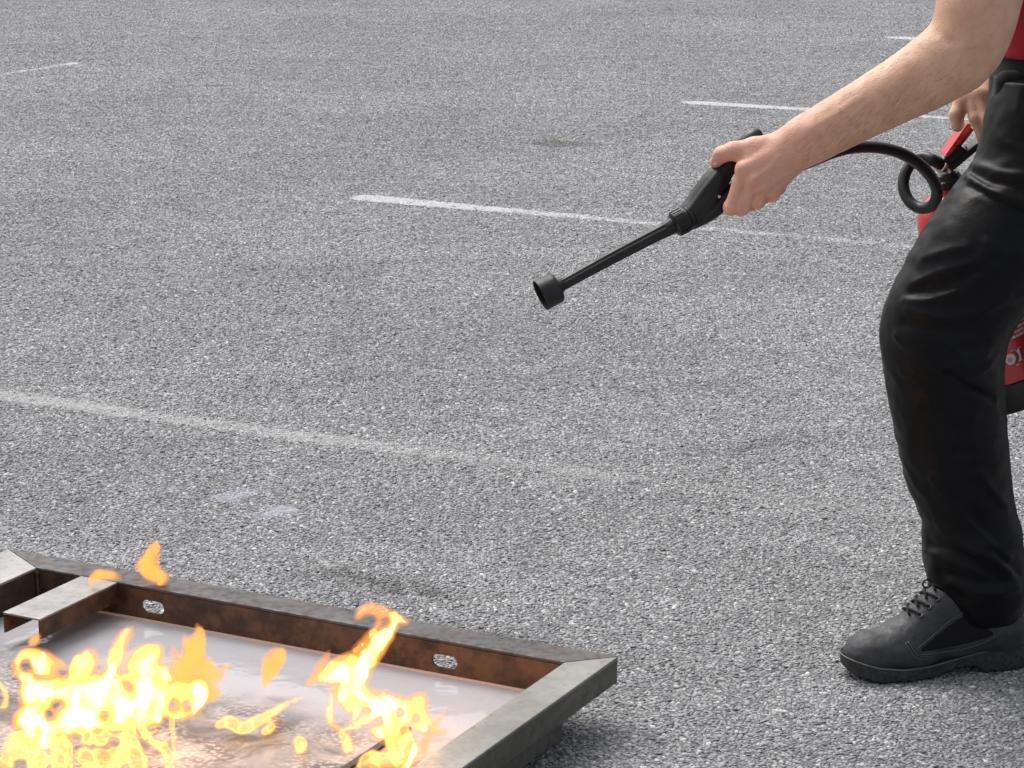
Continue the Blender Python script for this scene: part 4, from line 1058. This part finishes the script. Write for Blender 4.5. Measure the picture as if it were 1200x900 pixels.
Vv, Ff = lathe(bot_c, axd, [(RC-.006, 0), (RC+.001, .002), (RC+.0035, .006), (RC+.0035, .048), (RC+.001, .0515), (RC-.003, .052)], 72); build('base_boot', Vv, Ff, M_plastic, ext, smooth=True).data.set_sharp_from_angle(angle=math.radians(40))
# print on the side facing the camera: curved strips just proud of the paint
xA, yA, aA = frame_axes(axd)
camdir = CAM-(bot_c+axd*.15); camdir -= axd*np.dot(camdir, axd); camdir /= np.linalg.norm(camdir); rightv = np.cross(axd, camdir); rightv = -rightv if rightv[0] < 0 else rightv
def onc(sx_, h, lift=0.0005):      # sx_ metres round the cylinder from the camera-facing line, h metres up
    a = sx_/RC; return bot_c+axd*h+(RC+lift)*(camdir*math.cos(a)+rightv*math.sin(a))
def label_poly(name, outline, mat, parent, lift=0.0005):
    c = np.mean(np.array(outline), 0); V = [onc(*c, lift)]+[onc(a, b, lift) for a, b in outline]
    n = len(outline); F = [(0, 1+i, 1+(i+1) % n) for i in range(n)]
    return build(name, V, F, mat, parent)
def to_c(px, py):                  # where a line of sight meets the cylinder, as (round, up)
    d = ray(px, py); o = CAM-bot_c; dn = d-axd*np.dot(d, axd); on = o-axd*np.dot(o, axd)
    A_ = dn@dn; B_ = 2*dn@on; C_ = on@on-RC**2; disc = max(B_*B_-4*A_*C_, 0); t = (-B_-math.sqrt(disc))/(2*A_); q = CAM+d*t-bot_c
    h = np.dot(q, axd); rr = q-axd*h; return math.atan2(rr@rightv, rr@camdir)*RC, h
lab = None
c0 = to_c(1184, 421); k = 1/700.0
ring = [(c0[0]+.0090*math.cos(a), c0[1]+.0095*math.sin(a)) for a in np.linspace(0, 2*math.pi, 25)[:-1]]
lab = label_poly('logo_disc', ring, M_print, cy)
ring = [(c0[0]-.001+.0042*math.cos(a), c0[1]-.001+.0045*math.sin(a)) for a in np.linspace(0, 2*math.pi, 21)[:-1]]
label_poly('logo_dot', ring, NT('pink_print').p(base=(0.50, 0.30, 0.31), rough=0.5).m, cy, .0008)
arc = [(c0[0]+.0035+.0125*math.cos(a), c0[1]+.001+.0125*math.sin(a)) for a in np.linspace(1.25, -1.2, 12)]+[(c0[0]+.003+.0088*math.cos(a), c0[1]+.001+.010*math.sin(a)) for a in np.linspace(-1.2, 1.25, 12)]
label_poly('logo_field', [(c0[0]+.004, c0[1]+.0135), (c0[0]+.024, c0[1]+.0145), (c0[0]+.024, c0[1]-.0085), (c0[0]+.012, c0[1]-.0085), (c0[0]+.0155, c0[1]), (c0[0]+.012, c0[1]+.0075)], M_print, cy, .0004)
V = [onc(a, b, .0008) for a, b in arc]; build('logo_arc', V, [(i, i+1, 22-i, 23-i) for i in range(11)], M_printdark, cy)
for sx0 in (.0195, .034):
    label_poly('logo_bar', [(c0[0]+sx0, c0[1]+.0135), (c0[0]+sx0+.0045, c0[1]+.0135), (c0[0]+sx0+.0045, c0[1]-.008), (c0[0]+sx0, c0[1]-.008)], M_printdark, cy, .0009)
label_poly('logo_underline', [(c0[0]+.008, c0[1]-.0125), (c0[0]+.05, c0[1]-.0125), (c0[0]+.05, c0[1]-.0145), (c0[0]+.006, c0[1]-.0145)], M_print, cy)
V = []; F = []
for row in range(9):                                # the block of small print, too fine to read
    h = c0[1]+.034+row*.0072; sx_ = c0[0]-.030
    while sx_ < c0[0]+.055:
        l = random.uniform(.004, .010); b0 = len(V); n = 3
        for i in range(n+1):
            a = sx_+l*i/n; V += [onc(a, h-.0022), onc(a, h+.0022)]
        for i in range(n): F.append((b0+2*i, b0+2*i+2, b0+2*i+3, b0+2*i+1))
        sx_ += l+random.uniform(.0012, .002)
build('label_print', V, F, M_print, cy)['kind'] = 'stuff'
label_poly('label_rule', [(c0[0]-.03, c0[1]+.0235), (c0[0]+.06, c0[1]+.0235), (c0[0]+.06, c0[1]+.0222), (c0[0]-.03, c0[1]+.0222)], M_print, cy)
# valve, lever, carrying handle, pin
Vv, Ff = lathe(top_c-axd*.006, axd, [(.023, 0), (.0235, .004), (.0235, .012), (.020, .014), (.018, .022)], 28); build('neck_collar', Vv, Ff, M_plastic, ext, smooth=True).data.set_sharp_from_angle(angle=math.radians(40))
vt = P(1110, 197, YX)
Vv, Ff = lathe(top_c+axd*.010, axd, [(.012, 0), (.0135, .002), (.0135, .020), (.010, .024), (.010, .032), (.006, .034)], 24); vl = build('valve', Vv, Ff, M_metal, ext, smooth=True); vl.data.set_sharp_from_angle(angle=math.radians(40))
hv = P(1101, 193, YX-.014)
Vv, Ff = lathe(vt, hv-vt, [(.011, 0), (.011, .012), (.0125, .013), (.0125, .020), (.010, .021)], 6); build('outlet_nut', Vv, Ff, M_metal, ext)
def bar(name, a, b, wa, wb, h0, h1, mat, upv, parent=ext, bev=.0015, taper=None):
    """a flat-sided bar from a to b, half widths wa..wb in the sight direction and thickness h0..h1 along upv"""
    a = np.asarray(a); b = np.asarray(b); d = b-a; d /= np.linalg.norm(d); u = upv-d*np.dot(upv, d); u /= np.linalg.norm(u); s = np.cross(d, u)
    bm = bmesh.new(); vs = []
    for p, w_h, h in ((a, wa, h0), (b, wb, h1)):
        for q in ((-1, 0), (1, 0), (1, 1), (-1, 1)): vs.append(bm.verts.new(Vector(p+s*w_h*q[0]+u*h*q[1])))
    for f in ((3, 2, 1, 0), (4, 5, 6, 7), (0, 1, 5, 4), (1, 2, 6, 5), (2, 3, 7, 6), (3, 0, 4, 7)): bm.faces.new([vs[i] for i in f])
    bmesh.ops.bevel(bm, geom=bm.edges[:], offset=bev, segments=2, affect='EDGES')
    return from_bm(name, bm, mat, parent)
upl = np.array([-.62, -.25, .74])
bar('lever', P(1110, 184, YX-.004), P(1136, 145, YX-.004), .0135, .0125, .011, .009, M_red, upl)
bar('lever_side', P(1112, 189, YX-.012), P(1141, 152, YX-.010), .0020, .0020, .012, .010, NT('extinguisher_red_shaded').p(base=(0.22, 0.012, 0.014), rough=0.4).m, upl, bev=.0006)  # shade on the lever's flank put into a darker red
bar('carry_handle', P(1115, 197, YX-.004), P(1152, 166, YX), .0125, .0125, .012, .010, M_plastic, upl)
bar('carry_handle_bracket', P(1113, 200, YX-.010), P(1133, 176, YX-.010), .0040, .0040, .024, .020, M_plastic, upl)
Vv, Ff = tube([P(1131, 171, YX-.03), P(1131, 171, YX+.02)], .0016, 8); build('safety_pin', Vv, Ff, M_metal, ext)
# hose: from the outlet round a loose loop, over and along to the grip
hose = [(1103, 193, YX-.010), (1094, 188, YX-.020), (1083, 184, YX-.010), (1071, 188, YX-.005), (1061, 203, YX-.012), (1059, 220, YX-.022), (1066, 236, YX-.036), (1080, 244, YX-.052), (1094, 239, YX-.070), (1098, 223, YX-.090),
        (1090, 206, YX-.115), (1074, 190, YX-.15), (1052, 178, YX-.19), (1026, 172.5, YX-.24), (1000, 173, YX-.29), (978, 178, YX-.33), (955, 187, YX-.365), (930, 196, YX-.39), (908, 196, YX-.405), (893, 186, YX-.415), (882, 176, YX-.420)]
hpts = catmull([P(*q) for q in hose], 220)
HR = np.interp(np.linspace(0, 1, 220), [0, .5, 1], [.0095, .0098, .0090])
Vv, Ff = tube(hpts, HR, 20); build('hose', Vv, Ff, M_rubber, ext, smooth=True)
Vv, Ff = tube(hpts[:14]+0, .0105, 20); build('hose_ferrule', Vv, Ff, M_plastic, ext, smooth=True).data.set_sharp_from_angle(angle=math.radians(40))
# grip with squeeze trigger, collar, lance and bell
YN = 3.893
gp = Field()
g_pts = [(805, 256, 14.0, -.02), (818, 244, 16.5, -.012), (829, 229, 17.0, -.008), (839, 212, 14.5, -.004), (851, 196, 10.5, 0), (866, 181, 10.5, .003), (878, 167, 10.5, .006), (886, 158.5, 8.0, .008)]
gq = [P(a, b, YN+dy) for a, b, r, dy in g_pts]; gp.chain(gq, [Rp(p, q[2]) for p, q in zip(gq, g_pts)], .006, n=18)
gl = [gp.trace_line([(808, 246), (824, 224), (842, 202)], 10), gp.trace_line([(812, 262), (826, 246), (838, 226)], 10)]
gp.fold(gl[0], .0022, .004); gp.fold(gl[1], -.0018, .003)
grip = sdf_obj('grip', gp, 0.0016, M_plastic, ext, pad=.01)
tg = Field(); t_pts = [(806, 263, 8.0, -.022), (826, 252, 9.5, -.018), (842, 241, 9.0, -.014), (854, 228, 7.5, -.008), (866, 214, 6.0, .002), (878, 200, 5.0, .010)]
tq = [P(a, b, YN+dy) for a, b, r, dy in t_pts]; tg.chain(tq, [Rp(p, q[2]) for p, q in zip(tq, t_pts)], .004, n=14)
sdf_obj('trigger', tg, 0.0016, M_plastic, ext, pad=.01)
pv = gp.trace(843, 231)-np.array([0, .001, 0]); pv = P(843, 231, pv[1] if pv[1] < 4 else YN-.02)
Vv, Ff = lathe(pv+np.array([0, .006, 0]), (0, -1, .1), [(.0028, 0), (.0028, .007), (.0016, .0085)], 14); build('pivot_pin', Vv, Ff, M_metal, ext, smooth=True)
nz0 = P(808, 254, YN-.022); nz1 = P(657, 334.5, YN-.085); nd = nz1-nz0; NLn = np.linalg.norm(nd); nd /= NLn
pc_ = mpp(nz0)
Vv, Ff = lathe(nz0-nd*.004, nd, [(.0165, 0), (.0185, .002), (.0185, .007), (.0170, .008), (.0170, .0100), (.0190, .011), (.0190, .029), (.0165, .031), (.0125, .033), (.0118, .046), (.0105, .047)], 40); co_ = build('collar', Vv, Ff, M_plastic, ext, smooth=True); co_.data.set_sharp_from_angle(angle=math.radians(35))
xN, yN, aN = frame_axes(nd)
for k in range(16):                                 # raised grip ribs round the collar
    a = 2*math.pi*k/16; rv = xN*math.cos(a)+yN*math.sin(a)
    bar('collar_rib', nz0+nd*.009+rv*.0186, nz0+nd*.024+rv*.0186, .0017, .0017, .0014, .0014, M_plastic, rv, co_, bev=.0004)
path = np.array([nz0+nd*(.030+(NLn-.030)*t)+np.array([0, 0, .0012*math.sin(t*math.pi)]) for t in np.linspace(0, 1, 24)])
Vv, Ff = tube(path, np.interp(np.linspace(0, 1, 24), [0, .12, 1], [.0118, .0104, .0086]), 40, True, 9, .085); build('lance', Vv, Ff, M_plastic, ext, smooth=True)
bd = P(633, 346.5, YN-.094)-nz1; bd /= np.linalg.norm(bd)
bell = [(.0088, -.004), (.0108, -.001), (.0115, .002), (.0200, .004), (.0225, .0065), (.0235, .010), (.0240, .030), (.0243, .0335), (.0236, .0342), (.0222, .0335), (.0216, .012), (.010, .009), (.003, .0088)]
Vv, Ff = lathe(nz1, bd, bell, 44); build('bell_nozzle', Vv, Ff, M_plastic, ext, smooth=True).data.set_sharp_from_angle(angle=math.radians(38))
